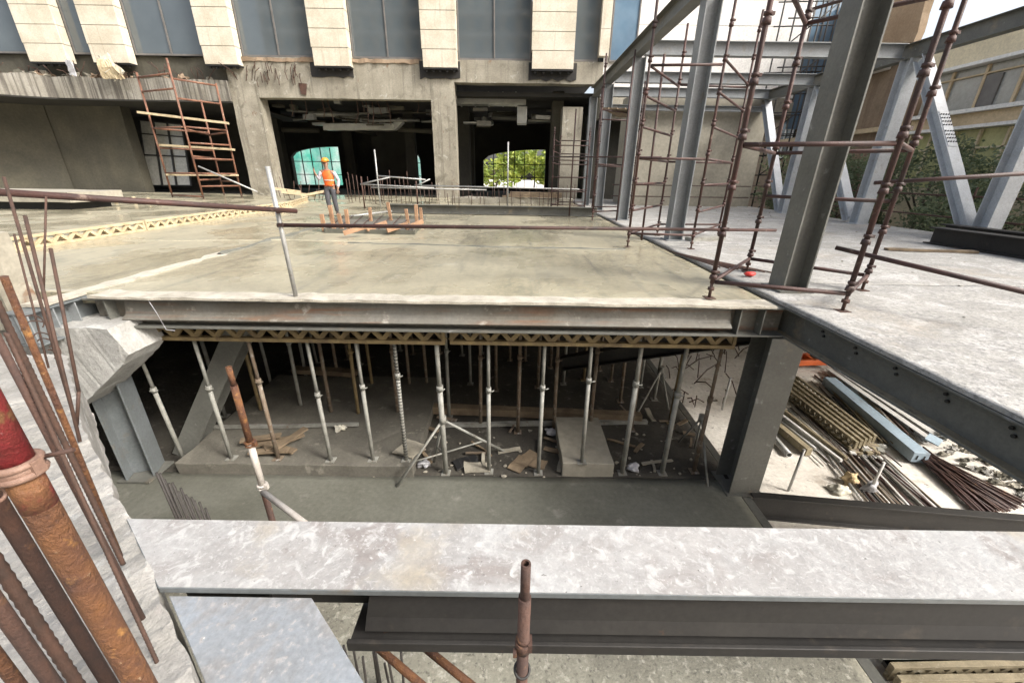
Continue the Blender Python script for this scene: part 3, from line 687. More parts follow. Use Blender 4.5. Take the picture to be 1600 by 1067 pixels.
# the prop held by the tripod
q = onz(697, 739, -2.8)
prop('stout steel prop held upright by the folding tripod', q.x, q.y, -2.8, TOP, r=.038, lean=-.01)
t = thing('prop_tripod', 'pale folding tripod clamped round the stout middle prop', 'tripod', q)
h = q+V(0, 0, .95)
for n_, (px, py) in enumerate(((620, 760), (790, 706), (678, 722))):
    e = onz(px, py, -2.8); m = MB(); m.tube([h+(e-h)*.04, e], .019, 10); m.build('leg', 'prop', t)
m = MB()
for (px, py) in ((620, 760), (790, 706), (678, 722)):
    e = onz(px, py, -2.8); m.tube([h.lerp(e, .62), q+V(0, 0, .38)], .012, 8)
m.build('strut', 'prop', t)
m = MB(); m.tube([h-V(0, 0, .05), h+V(0, 0, .06)], .05, 14); m.build('clamp', 'prop', t)
back = [(473, 648), (520, 657), (562, 660), (583, 612), (623, 657), (641, 612), (702, 651), (751, 666), (809, 675), (865, 675), (912, 594), (921, 675),
        (954, 595), (969, 627), (986, 672), (1022, 624), (412, 655), (352, 650), (775, 610), (735, 600), (840, 605), (880, 600), (530, 600), (480, 598), (1046, 660), (1000, 605), (425, 605), (668, 610)]
back.sort()
for i, (a, b) in enumerate(back):
    qq = onz(a, b, -2.8)
    prop('shaded steel prop behind the front row under the slab, %s from the left' % (ORD[i] if i < 20 else ORD[i-20].replace('first', 'twenty-first').replace('second', 'twenty-second').replace('third', 'twenty-third').replace('fourth', 'twenty-fourth').replace('fifth', 'twenty-fifth').replace('sixth', 'twenty-sixth').replace('seventh', 'twenty-seventh').replace('eighth', 'twenty-eighth')),
         qq.x, qq.y, -2.8, TOP, mat=random.choice(['prop', 'prop_rust', 'prop_rust', 'prop_yel']), lean=random.uniform(-.015, .015), group='steel props deep under the wet slab')
for i in range(26):
    x = -4.6+(i % 13)*.56+random.uniform(-.12, .12); y = (8.9 if i < 13 else 11.2)+random.uniform(-.5, .5)
    prop('dim steel prop in the dark far rows deep under the slab', x, y, -2.8, TOP, mat=random.choice(['prop_rust', 'prop']), lean=random.uniform(-.03, .03), group='dim props in the far rows')
# second tripod in the shade on the right
for i, (hx, hy, hz, e3) in enumerate(((990, 560, -1.9, ((985, 665), (1040, 590), (1045, 640))), (1092, 690, -2.2, ((1060, 690), (1106, 760), (1085, 700))))):
    t = thing('prop_tripod', ('thin folding tripod in the shade left of the black brace', 'small tripod at the foot of the prop nearest the corner column')[i], 'tripod', onz(e3[0][0], e3[0][1], -2.8))
    top = onz(e3[0][0], e3[0][1], -2.8)*.34+onz(e3[1][0], e3[1][1], -2.8)*.33+onz(e3[2][0], e3[2][1], -2.8)*.33+V(0, 0, .75)
    for e in e3:
        m = MB(); m.tube([top, onz(e[0], e[1], -2.8)], .016, 8); m.build('leg', 'prop', t)
    m = MB(); m.tube([top-V(0, 0, .06), top+V(0, 0, .06)], .045, 12); m.build('clamp', 'prop', t)

for k in range(42):
    c = onz(random.uniform(450, 1080), random.uniform(640, 728), -2.76); an = random.uniform(0, PI); d_ = V(math.cos(an), math.sin(an), random.uniform(-.05, .12))
    m = MB(); L_ = random.uniform(.08, .32); m.bar(c-d_*L_, c+d_*L_, random.uniform(.03, .10), .02); m.chop(.12).rough(.02, 5)
    tag(m.build('timber_scrap', random.choice(['wood', 'wood', 'conc', 'prop_rust', 'floor_dark'])), 'scrap of timber or board littering the dark floor between the props', 'scrap', 'scraps between the props')
# rubbish and timber on the lower floor
def plank(label, a, b, w, h, mat='wood', group=None, name='timber_plank'):
    m = MB(); m.bar(a, b, w, h); m.chop(.35).rough(.012, 3)
    return tag(m.build(name, mat), label, 'plank', group)
def Z(px, py, dz=0): return onz(px, py, -2.8)+V(0, 0, dz)
plank('long thick timber lying across the dark floor behind the tripod', Z(640, 645, .12), Z(1000, 660, .12), .16, .14)
plank('long timber lying in the shade on the left half of the floor', Z(470, 610, .1), Z(640, 660, .1), .16, .1)
plank('timber lying farthest back on the dark floor', Z(465, 600, .35), Z(560, 606, .35), .2, .1)
plank('long grey batten lying across the pad', onz(300, 668, -2.55), onz(560, 663, -2.55), .05, .05, 'prop')
plank('plank lying behind the small pedestal', Z(690, 668, .05), Z(1010, 662, .05), .08, .06, 'prop')
for i, (px, py, an) in enumerate(((425, 690, .4), (437, 700, -.3), (420, 705, .1), (445, 690, .8), (408, 684, .3), (455, 684, 1.2))):
    c = onz(px, py, -2.55+.02*i); dd = V(math.cos(an), math.sin(an), 0)
    plank('broken board in the little heap on the left of the pad, %s from the top' % ORD[5-i], c-dd*.28, c+dd*.28, .11, .03, 'wood', 'boards heaped on the pad')
for i, (px, py, an, mt) in enumerate(((728, 722, .5, 'black'), (745, 730, .1, 'conc'), (825, 715, .9, 'wood'), (835, 722, -.4, 'wood'), (812, 724, 1.0, 'wood'), (640, 700, 1.2, 'conc'))):
    c = onz(px, py, -2.77+(.22 if i == 5 else 0)); dd = V(math.cos(an), math.sin(an), 0)
    m = MB(); m.bar(c-dd*.19, c+dd*.19, .22 if i != 5 else .35, .02); m.chop(.12).rough(.03, 5)
    tag(m.build('formwork_offcut', mt), ('crumpled dark sheet right of the tripod', 'grey broken offcut in front of the crumpled dark sheet', 'light timber offcut left of the small pedestal',
        'timber offcut half under the light one by the pedestal', 'narrow timber offcut nearest the tripod beside the pedestal', 'square plate under the threaded prop on the pad')[i], 'offcut')
for i, (px, py, l) in enumerate(((663, 729, 'crumpled white and blue litter beside the tripod'), (988, 735, 'white scrap of litter right of the pedestal'), (861, 679, 'pale violet rag hanging by the pedestal'), (535, 686, 'dark crumpled rubbish on the pad between two props'), (470, 655, 'pale rubbish heap in the shade behind the pad props'))):
    m = MB(); c = Z(px, py, .06 if i != 3 else .24); m.ball(c, .075, 1.2, .9, .7, 3, .9); m.rough(.03, 14)
    tag(m.build('litter', 'paper' if i in (0, 1, 2) else 'cloth'), l, 'litter')
for k in range(90):
    c = onz(random.uniform(560, 1100), random.uniform(672, 745), -2.79); m = MB(); r_ = random.uniform(.012, .035)
    m.ball(c, r_, 1.2, 1, .7, 1, .9).flat()
    tag(m.build('stone', 'conc'), 'small stone or crumb of concrete on the lower floor by the props', 'stone', 'stones on the lower floor')

# ================================================================== STEEL FRAME
def column(name, label, x, y, z0, z1, dep, u, mat, group, wid=None):
    t = thing(name, label, 'column', (x, y, z0), group)
    m = MB(); m.ibeam((x, y, z0), (x, y, z1), dep, wid or dep, .014, .022, u=u); m.build('column_body', mat, t, bevel=.003)
    m = MB(); m.box((x, y, z0+.012), (dep+.12, dep+.12, .024)); m.build('base_plate', mat, t)
    return t
GN = 'steel columns along the inner edge of the deck'
for y, l, x, mt in ((5.27, 'huge dark grey steel column nearest the camera on the deck edge', 3.66, 'steel'), (9.62, 'tall blue grey steel column inside the middle scaffold tower', 3.72, 'steel_bl'),
             (14.1, 'blue grey steel column third along the deck edge', 3.62, 'steel_bl'), (17.9, 'blue grey steel column fourth along the deck edge', 3.55, 'steel_bl'),
             (20.8, 'slender blue grey steel column at the far end of the deck edge', 3.48, 'steel_bl')):
    column('steel_column', l, x, y, .03, 4.6, .32, (1, 0, 0), mt, GN)
GR = 'steel columns along the outer edge of the deck'
for y, l in ((10.1, 'bright steel column of the outer row nearest the camera'), (13.9, 'bright steel column second along the outer row'),
             (17.9, 'bright steel column third along the outer row'), (21.5, 'bright steel column at the far end of the outer row')):
    column('steel_column', l, 11.4, y, .03, 4.6, .36, (0, 1, 0), 'steel_lt', GR)
beam_thing('steel_beam', 'grey roof beam running in depth over the inner columns', (3.6, 2.0, 4.8), (3.5, 21.0, 4.8), .4, .28, 'steel')
beam_thing('steel_beam', 'dark roof beam running in depth over the outer columns', (11.4, 5.0, 4.8), (11.4, 21.7, 4.8), .4, .28, 'steel')
for y, l in ((14.1, 'grey cross beam of the steel frame, nearest and topmost in view'), (17.9, 'grey cross beam of the steel frame, middle one of three'), (20.8, 'grey cross beam of the steel frame, farthest and lowest in view')):
    beam_thing('steel_beam', l, (3.75, y, 4.82), (11.25, y, 4.82), .36, .24, 'steel_bl')
beam_thing('steel_beam', 'grey cross beam standing close above the concrete core wall', (4.2, 21.0, 4.25), (11.2, 21.0, 4.25), .22, .2, 'steel_bl')
for (ya, yb), l in (((21.4, 18.0), 'slanting steel brace at the far end of the outer row'), ((17.8, 14.1), 'slanting steel brace in the middle of the outer row'), ((13.8, 10.2), 'slanting steel brace with a bolted splice, nearest in the outer row')):
    a = V(11.4, ya-.25, 4.55); b = V(11.4, yb+.2, .15)
    t = thing('steel_brace', l, 'brace', (11.4, yb, .03), 'slanting braces of the outer row')
    m = MB(); m.ibeam(a, b, .28, .30, .014, .02, u=(0, -1, .6)); m.build('brace_body', 'steel_lt', t, bevel=.003)
    if yb == 10.2:
        c = a.lerp(b, .42); d = (b-a).normalized(); s_ = V(1, 0, 0); nn = s_.cross(d).normalized(); nn = nn if nn.y < 0 else -nn
        m = MB(); m.bar(a.lerp(b, .35)+nn*.148, a.lerp(b, .55)+nn*.148, .25, .014, u=nn); sp = m.build('splice_plate', 'steel_lt', t)
        m = MB()
        for i in range(4):
            for j in (-1, -.35, .35, 1):
                for g_ in (.37, .465):
                    p = a.lerp(b, g_+i*.02)+s_*.1*j+nn*.155; m.tube([p, p+nn*.02], .018, 7)
        m.build('bolt', 'steel_dk', sp)
# steel beams stored on the deck and plank
t = thing('steel_beam', 'black steel beam lying on the deck at the right edge, front one', 'beam', (12, 9, 0))
a = onz(1452, 380, .03)+V(0, 0, .19); b = onz(1700, 420, .03)+V(0, 0, .19)
m = MB(); m.ibeam(a, b, .36, .34, .014, .024); m.build('beam_body', 'steel_dk', t, bevel=.004)
t = thing('steel_beam', 'black steel beam lying on the deck at the right edge, rear one', 'beam', (12, 10, 0))
m = MB(); m.ibeam(a+V(1.0, .75, .0), b+V(1.0, .75, 0), .36, .34, .014, .024); m.build('beam_body', 'steel_dk', t, bevel=.004)
plank('weathered plank lying on the deck before the black beams', onz(1385, 389, .06), onz(1525, 394, .06), .15, .045)
plank('short plank lying on the deck among the middle tower legs', onz(1075, 375, .06), onz(1128, 372, .06), .2, .12, 'prop')
m = MB(); c = onz(1172, 428, .07); m.ball(c, .06, 1.6, .8, .6, 2, .4); tag(m.build('rag', 'red'), 'bright red rag lying by a scaffold foot on the deck', 'rag')
for k in range(7):
    a = onz(1040+k*3, 390+k*1.0, .05); b = onz(1125+k*14, 418+k*1.4, .05)
    bar('rebar', 'thin steel rod lying on the edge of the deck by the middle tower', 'rod', a, b, .011, 'rust', group='rods lying on the deck edge', n=6)
for k in range(60):
    c = V(random.uniform(3.6, 11), random.uniform(3, 20), .03+.012); m = MB(); m.ball(c, random.uniform(.008, .026), 1.3, 1, .6, 1, .9).flat()
    tag(m.build('stone', 'conc_wht' if k % 3 else 'conc'), 'crumb of concrete lying on the dry deck', 'stone', 'crumbs on the dry deck')

# ================================================================== SCAFFOLD TOWERS
def tower(label, P, tops, ledgers, group='cuplock scaffold towers', r=.024, pitch=.5, mat='scaf', z0=.03, cups=True, jack=.18):
    c = sum((Vector((p[0], p[1], 0)) for p in P), V(0, 0, 0))/len(P)
    t = thing('scaffold_tower', label, 'scaffold', (c.x, c.y, z0), group)
    for (x, y), zt in zip(P, tops):
        m = MB(); m.tube([V(x, y, z0+jack), V(x, y, zt)], r, 12, hollow=.75); s_ = m.build('standard', mat, t)
        m = MB(); m.tube([V(x, y, z0), V(x, y, z0+jack+.02)], r*.7, 10); m.box((x, y, z0+.004), (.12, .12, .008)); m.tube([V(x, y, z0+jack*.55), V(x, y, z0+jack*.75)], r*1.5, 8); m.build('base_jack', 'rust', s_)
        if cups:
            z = z0+.27
            while z < zt-.05:
                m = MB(); m.tube([V(x, y, z-.035), V(x, y, z-.005), V(x, y, z+.02)], r*1.75, 12, r1=r*1.5)
                m.tube([V(x, y, z+.04), V(x, y, z+.07)], r*1.45, 12); m.box((x+r*1.6, y-.01, z+.05), (.03, .03, .03)); m.build('cup', mat, s_); z += pitch
    for i, j, za, zb in ledgers:
        a = V(P[i][0], P[i][1], za); b = V(P[j][0], P[j][1], zb); d = (b-a).normalized()
        m = MB(); m.tube([a+d*.03, b-d*.03], r*.95, 10); m.build('ledger', mat, t)
    return t
def lv(i, j, *zs): return [(i, j, z, z) for z in zs]
# nearest tower: standards 0 front left, 1 back left, 2 front right, 3 back right
T1 = [(2.41, 4.79), (3.69, 6.33), (3.70, 4.33), (4.66, 5.26)]
L1 = []
for a, b in ((0, 1), (2, 3)): L1 += lv(a, b, .23)
L1 += lv(0, 2, .23) + lv(1, 3, .23) + lv(0, 2, 1.72) + lv(1, 3, 1.72, 1.15) + lv(0, 1, 1.72) + lv(2, 3, 1.72) + lv(0, 1, 3.22) + lv(1, 3, 3.22) + lv(2, 3, 3.22) + lv(0, 2, 3.22)
tower('red brown scaffold tower nearest the camera, round the huge column', T1, (4.9, 4.3, 4.9, 4.9), L1, r=.026)
T2 = [(2.38, 8.54), (3.58, 10.34), (3.65, 8.41), (5.17, 10.5)]
L2 = lv(0, 2, .3, 1.71, 3.22) + lv(1, 3, .3, 1.71, 3.25) + lv(0, 1, .3, .75, 1.25, 1.71, 2.25, 2.75, 3.22) + lv(2, 3, .3, .75, 1.25, 1.71, 2.25, 2.8, 3.3)
tower('red brown scaffold tower round the second column of the deck edge', T2, (5.0, 4.35, 5.2, 4.65), L2)
T3 = [(2.57, 13.74), (2.95, 16.0), (4.0, 14.6), (4.25, 16.2)]
L3 = lv(0, 2, .3, 1.71, 3.2) + lv(1, 3, .3, 1.7, 3.2) + lv(0, 1, .3, .75, 1.25, 1.71, 2.25, 2.75, 3.2) + lv(2, 3, .3, .75, 1.25, 1.71, 2.25, 2.75, 3.2)
tower('red brown scaffold tower round the third column, seen before the dark opening', T3, (4.6, 4.2, 4.1, 4.1), L3)
T4 = [(1.45, 16.6), (1.9, 18.6), (2.75, 16.6), (3.1, 18.6)]
L4 = lv(0, 1, .8, 1.8, 2.6) + lv(2, 3, 2.4, 2.8) + lv(1, 3, .8, 1.8, 2.7) + lv(0, 2, .3, .8, 1.3, 1.9, 2.4) + lv(1, 3, .3, 1.3, 2.2) + lv(0, 1, .3, 1.3, 2.2) + lv(2, 3, .3, .8, 1.3, 1.9)
tower('thin red scaffold tower farthest away by the last deck column', T4, (3.0, 2.9, 3.0, 2.9), L4, r=.02)
# boards on the third tower
for i in range(3):
    a = V(2.7+i*.25, 13.9, 3.26); plank('pale plank across the top of the third scaffold tower, %s of three' % ORD[i], a, a+V(1.0, 1.9, 0), .2, .04, 'wood', 'planks on the third tower')
# scaffold left, before the dark doorway
P5 = []
for px, py, y in ((271, 312, 23.0), (319, 314, 22.0), (378, 308, 23.6), (349, 300, 25.2)):
    q = ony(px, py, y); P5.append((q.x, q.y))
z5 = -.02
L5 = lv(0, 1, .1, 1.2, 3.3, 4.9, 5.5) + lv(1, 2, .6, 1.2, 1.9, 2.6, 3.3, 4.5, 5.3) + lv(1, 3, 2.0, 3.2, .9) + lv(2, 3, .8, 1.9, 3.2) + lv(0, 3, 1.2, 2.4, 3.3)
tower('rusty scaffold tower before the dark doorway at the left', P5, (5.7, 6.1, 5.4, 4.9), L5, r=.045, mat='rust_lt', cups=False, z0=0.0)
q0 = V(P5[1][0], P5[1][1], 0)
for i, (a, b) in enumerate(((ony(217, 176, 22.6), ony(356, 193, 23.3)), (ony(250, 227, 23.2), ony(365, 234, 23.5)), (ony(262, 273, 23.0), ony(371, 274, 23.5)))):
    plank('yellowish plank on the left scaffold, %s from the top' % ORD[i], a, b, .3, .10, 'girder_pale', 'planks on the left scaffold')
bar('scaffold_pipe', 'pale diagonal strut propping the left scaffold tower', 'pipe', ony(310, 260, 22), ony(402, 300, 22.2), .04, 'galv', n=8)

# long pipes on the right
bar('scaffold_pipe', 'brown pipe tied level across the right standards at hip height', 'pipe', at(1366, 286, 5.2), at(1640, 269, 4.6), .024, 'scaf', n=12, hollow=.7)
bar('scaffold_pipe', 'brown pipe sloping down to the right edge from the right standards', 'pipe', at(1306, 387, 4.95), at(1660, 470, 3.7), .026, 'scaf', n=14, hollow=.7)
bar('scaffold_pipe', 'cross pipe at the top of the nearest tower behind the huge column', 'pipe', at(1262, 17, 6.3), at(1330, -3, 5.9), .024, 'scaf', n=12)
# thin rails along the outer edge of the deck
for z, l in ((1.02, 'thin upper guard rail along the outer deck edge'), (.48, 'thin lower guard rail along the outer deck edge')):
    bar('guard_rail', l, 'rail', (11.75, 6.5, z), (11.75, 21.5, z), .022, 'rust', n=8)
for k, y in enumerate((8.3, 11.0, 14.8, 18.5)):
    bar('guard_rail_post', 'thin rusty post of the outer guard rail, %s from the camera' % ORD[k], 'post', (11.75, y, .0), (11.75, y, 1.25), .024, 'rust', n=8)

for z, l in ((1.0, 'upper thin rail in front of the concrete core wall'), (.5, 'lower thin rail in front of the concrete core wall')):
    bar('guard_rail', l, 'rail', (4.6, 20.3, z), (11.2, 20.5, z), .025, 'scaf', n=6)
bar('scaffold_pipe', 'long level red pipe crossing the two farthest scaffold towers', 'pipe', (1.3, 16.4, 2.0), (4.6, 13.9, 1.95), .024, 'scaf', n=8)
bar('scaffold_pipe', 'tall red pipe standing alone between the two farthest towers', 'pipe', (2.0, 15.2, .02), (2.0, 15.2, 3.4), .024, 'scaf', n=8)
bar('scaffold_pipe', 'red pipe tied upright to the third deck column', 'pipe', (3.35, 13.7, .03), (3.38, 13.75, 4.7), .024, 'scaf', n=8)
bar('scaffold_pipe', 'red pipe tied upright to the second deck column', 'pipe', (2.95, 9.5, .03), (2.9, 9.45, 3.6), .024, 'scaf', n=8)
# ================================================================== THINGS ON THE WET SLAB
# column starter box with orange timbers
t = thing('column_formwork', 'orange timber and rebar box standing in the wet slab before the worker', 'formwork', (-3.7, 11.3, 0))
fc = [onz(508, 364, 0), onz(647, 367, 0), onz(664, 343, 0), onz(530, 343, 0)]
m = MB()
for a, b in zip(fc, fc[1:]+fc[:1]): m.bar(a+V(0, 0, .05), b+V(0, 0, .05), .05, .11)
m.chop(.3).rough(.012, 4); m.build('kerb', 'slab_low', t)
for px, py, h_ in ((507, 362, .42), (522, 361, .62), (534, 361, .42), (545, 360, .52), (580, 347, .42), (610, 346, .56), (637, 350, .42), (652, 354, .58), (659, 350, .46)):
    c = onz(px, py, 0); m = MB(); m.box(c+V(0, 0, h_/2), (.085, .07, h_), Matrix.Rotation(random.uniform(-.1, .1), 3, 'Y')); m.build('upright', 'wood_or', t, bevel=.005)
for px, py, an in ((545, 362, .5), (580, 356, .7), (612, 358, .6), (640, 354, .8)):
    c = onz(px, py, .14); d = V(math.cos(an), math.sin(an), .25)
    m = MB(); m.bar(c-d*.12, c+d*.40, .08, .10); m.build('raker', 'wood_or', t, bevel=.005)
m = MB()
for k in range(9):
    a = fc[0].lerp(fc[1], (k+.5)/9); b = fc[3].lerp(fc[2], (k+.5)/9)
    m.tube([a+V(0, 0, .12), b+V(0, 0, .12)], .012, 6)
m.build('rebar_mat', 'rust', t)
m = MB(); m.prism([p.lerp(sum(fc, V(0, 0, 0))/4, .06)+V(0, 0, .012) for p in fc], (0, 0, .01)); m.build('bed', 'pad', t)
# dark beam lying across the slab far away
beam_thing('steel_beam', 'long dark channel beam lying across the far end of the wet slab', (-4.7, 15.6, .17), (3.0, 15.3, .17), .30, .22, 'steel')
bar('scaffold_pipe', 'thin pipe leaning from the far beam down to the orange formwork', 'pipe', onz(612, 330, .1), onz(548, 338, .05), .03, 'galv', n=8)
# rail frame before the far column
def far(px, py, y=17.5): return ony(px, py, y)
for a, b, l in (((563, 288), (678, 294), 'front pipe of the low rail frame before the pale column'), ((563, 288), (610, 277), 'left short pipe of the low rail frame'),
                ((590, 275), (665, 281), 'rear pipe of the low rail frame'), ((648, 292), (672, 280), 'right short pipe of the low rail frame'), ((580, 293), (760, 297), 'lower doubled pipe of the low rail frame'),
                ((648, 290), (905, 296), 'long pipe rail running right past the pale column')):
    bar('guard_rail', l, 'rail', far(*a), far(*b), .026, 'galv', n=8)
for px, py, pb, l in ((564, 276, 326, 'rusty post at the left end of the low rail frame'), (650, 283, 330, 'rusty post at the right end of the low rail frame'), (585, 234, 305, 'tall white pole standing by the low rail frame'), (794, 222, 300, 'tall white pole before the yellow green arch')):
    a = far(px, py); bar('guard_rail_post', l, 'post', a, V(a.x+(.0), a.y, 0.0), .03, 'galv' if 'white' in l else 'rust', n=8)
# starter bars along the far slab edge
SB = 'rusty starter bar in the row along the far edge of the wet slab'
for k in range(58):
    px = 545+k*6.2+random.uniform(-2, 2); y = 20.5+random.uniform(-.6, 1.8)
    q = ony(px, 310, y); x = q.x; h_ = random.uniform(.5, 1.0)*(1.5 if px < 640 else 1)
    bar('rebar', SB, 'rebar', (x, y, 0), (x+random.uniform(-.05, .05), y, h_), .016, 'rust', group='starter bars at the far slab edge', n=5)
for k in range(16):
    px = 425+k*7+random.uniform(-3, 3); y = 23+random.uniform(-1, 1); q = ony(px, 300, y)
    bar('rebar', 'rusty starter bar in the clump behind the worker', 'rebar', (q.x, y, 0), (q.x+random.uniform(-.3, .3), y+random.uniform(-.1, .1), random.uniform(.5, 1.1)), .018, 'rust', group='starter bars behind the worker', n=5)
for i, (a, b) in enumerate((((440, 300), (492, 306)), ((430, 295), (470, 300)), ((470, 306), (520, 297)))):
    plank('tan timber lying at the far slab edge behind the worker, %s of three' % ORD[i], ony(*a, 22), ony(*b, 22.4), .15, .12, 'girder_pale', 'timbers behind the worker')
# rebar mats / debris ledge right of the pale column
m = MB(); m.bb(-3.2, 3.0, 21.6, 22.6, -.02, .25); m.chop(.4).rough(.08, 2)
tag(m.build('rubble_ledge', 'conc'), 'low ledge of rubble right of the pale column', 'rubble')
for i in range(3):
    plank('brown timber bundle on the rubble ledge, %s layer' % ORD[i], (-.6+i*.2, 21.7, .35+i*.09), (2.4, 21.7, .35+i*.09), .3, .08, 'wood', 'timbers on the rubble ledge')
# plinth at the far left with a shadow gap
m = MB(); pz = [onz(-60, 333, .16), onz(122, 324, .16), onz(118, 309, .16), onz(-60, 303, .16)]
q = [ony(-90, 342, 14.4)]
m.bb(-30, -15.6, 14.9, 17, .26, .60); tag(m.chop(.5).rough(.02, 1).build('concrete_plinth', 'conc_core'), 'pale raised slab end over a black gap at the left edge', 'plinth')
m = MB(); m.bb(-30, -16.0, 15.2, 16.8, -.05, .259); tag(m.build('gap_shadow_block', 'black'), 'black block standing for the shadow gap under the pale raised slab end', 'base')  # solid black in place of the shadow under the plinth
for k in range(6):
    c = ony(122+k*22+random.uniform(-6, 6), 328-k*2.5, 15.6+k*.8); m = MB(); m.tube([V(c.x, c.y, 0), V(c.x, c.y, random.uniform(.14, .3))], .06, 8)
    tag(m.build('pipe_stub', 'girder_pale'), 'short pale stub standing in the wet slab at the far left', 'stub', 'stubs at the far left')
# ================================================================== WORKER
def skin_mesh(name, joints, edges, rad, mat, parent=None, sub=2, root=0):
    me = bpy.data.meshes.new(name); me.from_pydata([tuple(j) for j in joints], edges, []); 
    o = bpy.data.objects.new(name, me); COL.objects.link(o)
    md = o.modifiers.new('skin', 'SKIN'); md.use_smooth_shade = True
    for i, r in enumerate(rad):
        v = me.skin_vertices[0].data[i]; v.radius = (r, r) if not isinstance(r, tuple) else r; v.use_root = (i == root)
    if sub: o.modifiers.new('sub', 'SUBSURF').levels = sub; o.modifiers['sub'].render_levels = sub
    dg = bpy.context.evaluated_depsgraph_get(); ev = o.evaluated_get(dg)
    m2 = bpy.data.meshes.new_from_object(ev); o.modifiers.clear(); o.data = m2; m2.materials.clear(); m2.materials.append(MT[mat])
    for p in m2.polygons: p.use_smooth = True
    return o
W = onz(521, 338, 0.0); W = V(W.x, W.y, .0)
def wp(x, y, z): return (x, y, z)
# local coordinates: x to the right in the picture, -y towards the camera
J = {'pel': (0, 0, .93), 'sp': (0, .0, 1.10), 'ch': (-.02, 0, 1.30), 'nk': (-.03, -.02, 1.46), 'nk2': (-.035, -.03, 1.53), 'hd': (-.04, -.04, 1.62), 'hd2': (-.04, -.03, 1.70),
     'sl': (-.20, -.01, 1.40), 'el': (-.29, -.07, 1.14), 'wl': (-.35, -.20, 1.34), 'hl': (-.36, -.22, 1.42),
     'sr': (.16, .0, 1.40), 'er': (.29, .05, 1.13), 'wr': (.27, -.06, .90), 'hr': (.255, -.09, .81),
     'hil': (-.10, 0, .88), 'knl': (-.09, -.06, .48), 'anl': (-.06, .02, .09), 'tol': (-.09, -.15, .035),
     'hir': (.09, 0, .88), 'knr': (.11, -.02, .48), 'anr': (.14, .06, .09), 'tor': (.18, -.10, .035)}
R = {'pel': .125, 'sp': .12, 'ch': .135, 'nk': .06, 'nk2': .055, 'hd': (.078, .092), 'hd2': (.075, .088), 'sl': .062, 'el': .045, 'wl': .030, 'hl': (.036, .022), 'sr': .062, 'er': .045, 'wr': .030, 'hr': (.036, .022),
     'hil': .095, 'knl': .062, 'anl': .042, 'tol': .040, 'hir': .095, 'knr': .062, 'anr': .042, 'tor': .040}
names = list(J); E_ = [('pel', 'sp'), ('sp', 'ch'), ('ch', 'nk'), ('nk', 'nk2'), ('nk2', 'hd'), ('hd', 'hd2'), ('ch', 'sl'), ('sl', 'el'), ('el', 'wl'), ('wl', 'hl'), ('ch', 'sr'), ('sr', 'er'), ('er', 'wr'), ('wr', 'hr'),
      ('pel', 'hil'), ('hil', 'knl'), ('knl', 'anl'), ('anl', 'tol'), ('pel', 'hir'), ('hir', 'knr'), ('knr', 'anr'), ('anr', 'tor')]
# fingers and thumbs
for side, h_, w_, sgn in (('l', 'hl', 'wl', 1), ('r', 'hr', 'wr', -1)):
    H_ = Vector(J[h_]); d = (H_-Vector(J[w_])).normalized(); sd_ = d.cross(V(0, 1, 0) if side == 'r' else V(1, 0, 0)).normalized()
    pn = sd_.cross(d)
    for k, ln in enumerate((.062, .072, .068, .052)):
        b0 = H_+sd_*(.027-.018*k)+d*.012; b1 = b0+d*ln*.55+pn*.008; b2 = b1+d*ln*.35+pn*.028
        for q_, p_, r_ in (('a', b0, .0105), ('b', b1, .0095), ('c', b2, .008)):
            J[side+'f%d%s' % (k, q_)] = tuple(p_); R[side+'f%d%s' % (k, q_)] = r_
        E_ += [(h_, side+'f%da' % k), (side+'f%da' % k, side+'f%db' % k), (side+'f%db' % k, side+'f%dc' % k)]
    b0 = H_+sd_*.036-d*.03; b1 = b0+sd_*.022+d*.03; b2 = b1+d*.026+pn*.008
    for q_, p_, r_ in (('a', b0, .012), ('b', b1, .0105), ('c', b2, .009)):
        J[side+'t'+q_] = tuple(p_); R[side+'t'+q_] = r_
    E_ += [(h_, side+'ta'), (side+'ta', side+'tb'), (side+'tb', side+'tc')]
names = list(J)
per = skin_mesh('person', [J[n] for n in names], [(names.index(a), names.index(b)) for a, b in E_], [R[n] for n in names], 'skin', sub=1)
# face: nose, brow hollows
for v in per.data.vertices:
    c = v.co
    if 1.58 < c.z < 1.63 and c.y < -.11 and abs(c.x+.04) < .02: c.y -= .018
    if 1.635 < c.z < 1.66 and c.y < -.10 and .015 < abs(c.x+.04) < .05: c.y += .008
per.location = W; per.rotation_euler = (.05, .04, .12)
tag(per, 'worker in an orange vest and hard hat standing on the wet slab, one hand raised', 'person')
def child(o): o.parent = per; o['_o'] = (0, 0, 0); return o
def chain(name, keys, rads, mat, sub=2):
    return child(skin_mesh(name, [J[k] if isinstance(k, str) else k for k in keys], [(i, i+1) for i in range(len(keys)-1)], rads, mat, sub=sub))
def mesh_child(mb, name, mat):
    return child_fix(mb, name, mat)
def child_fix(mb, name, mat):
    per['_o'] = (0, 0, 0); o = mb.build(name, mat, per); return o
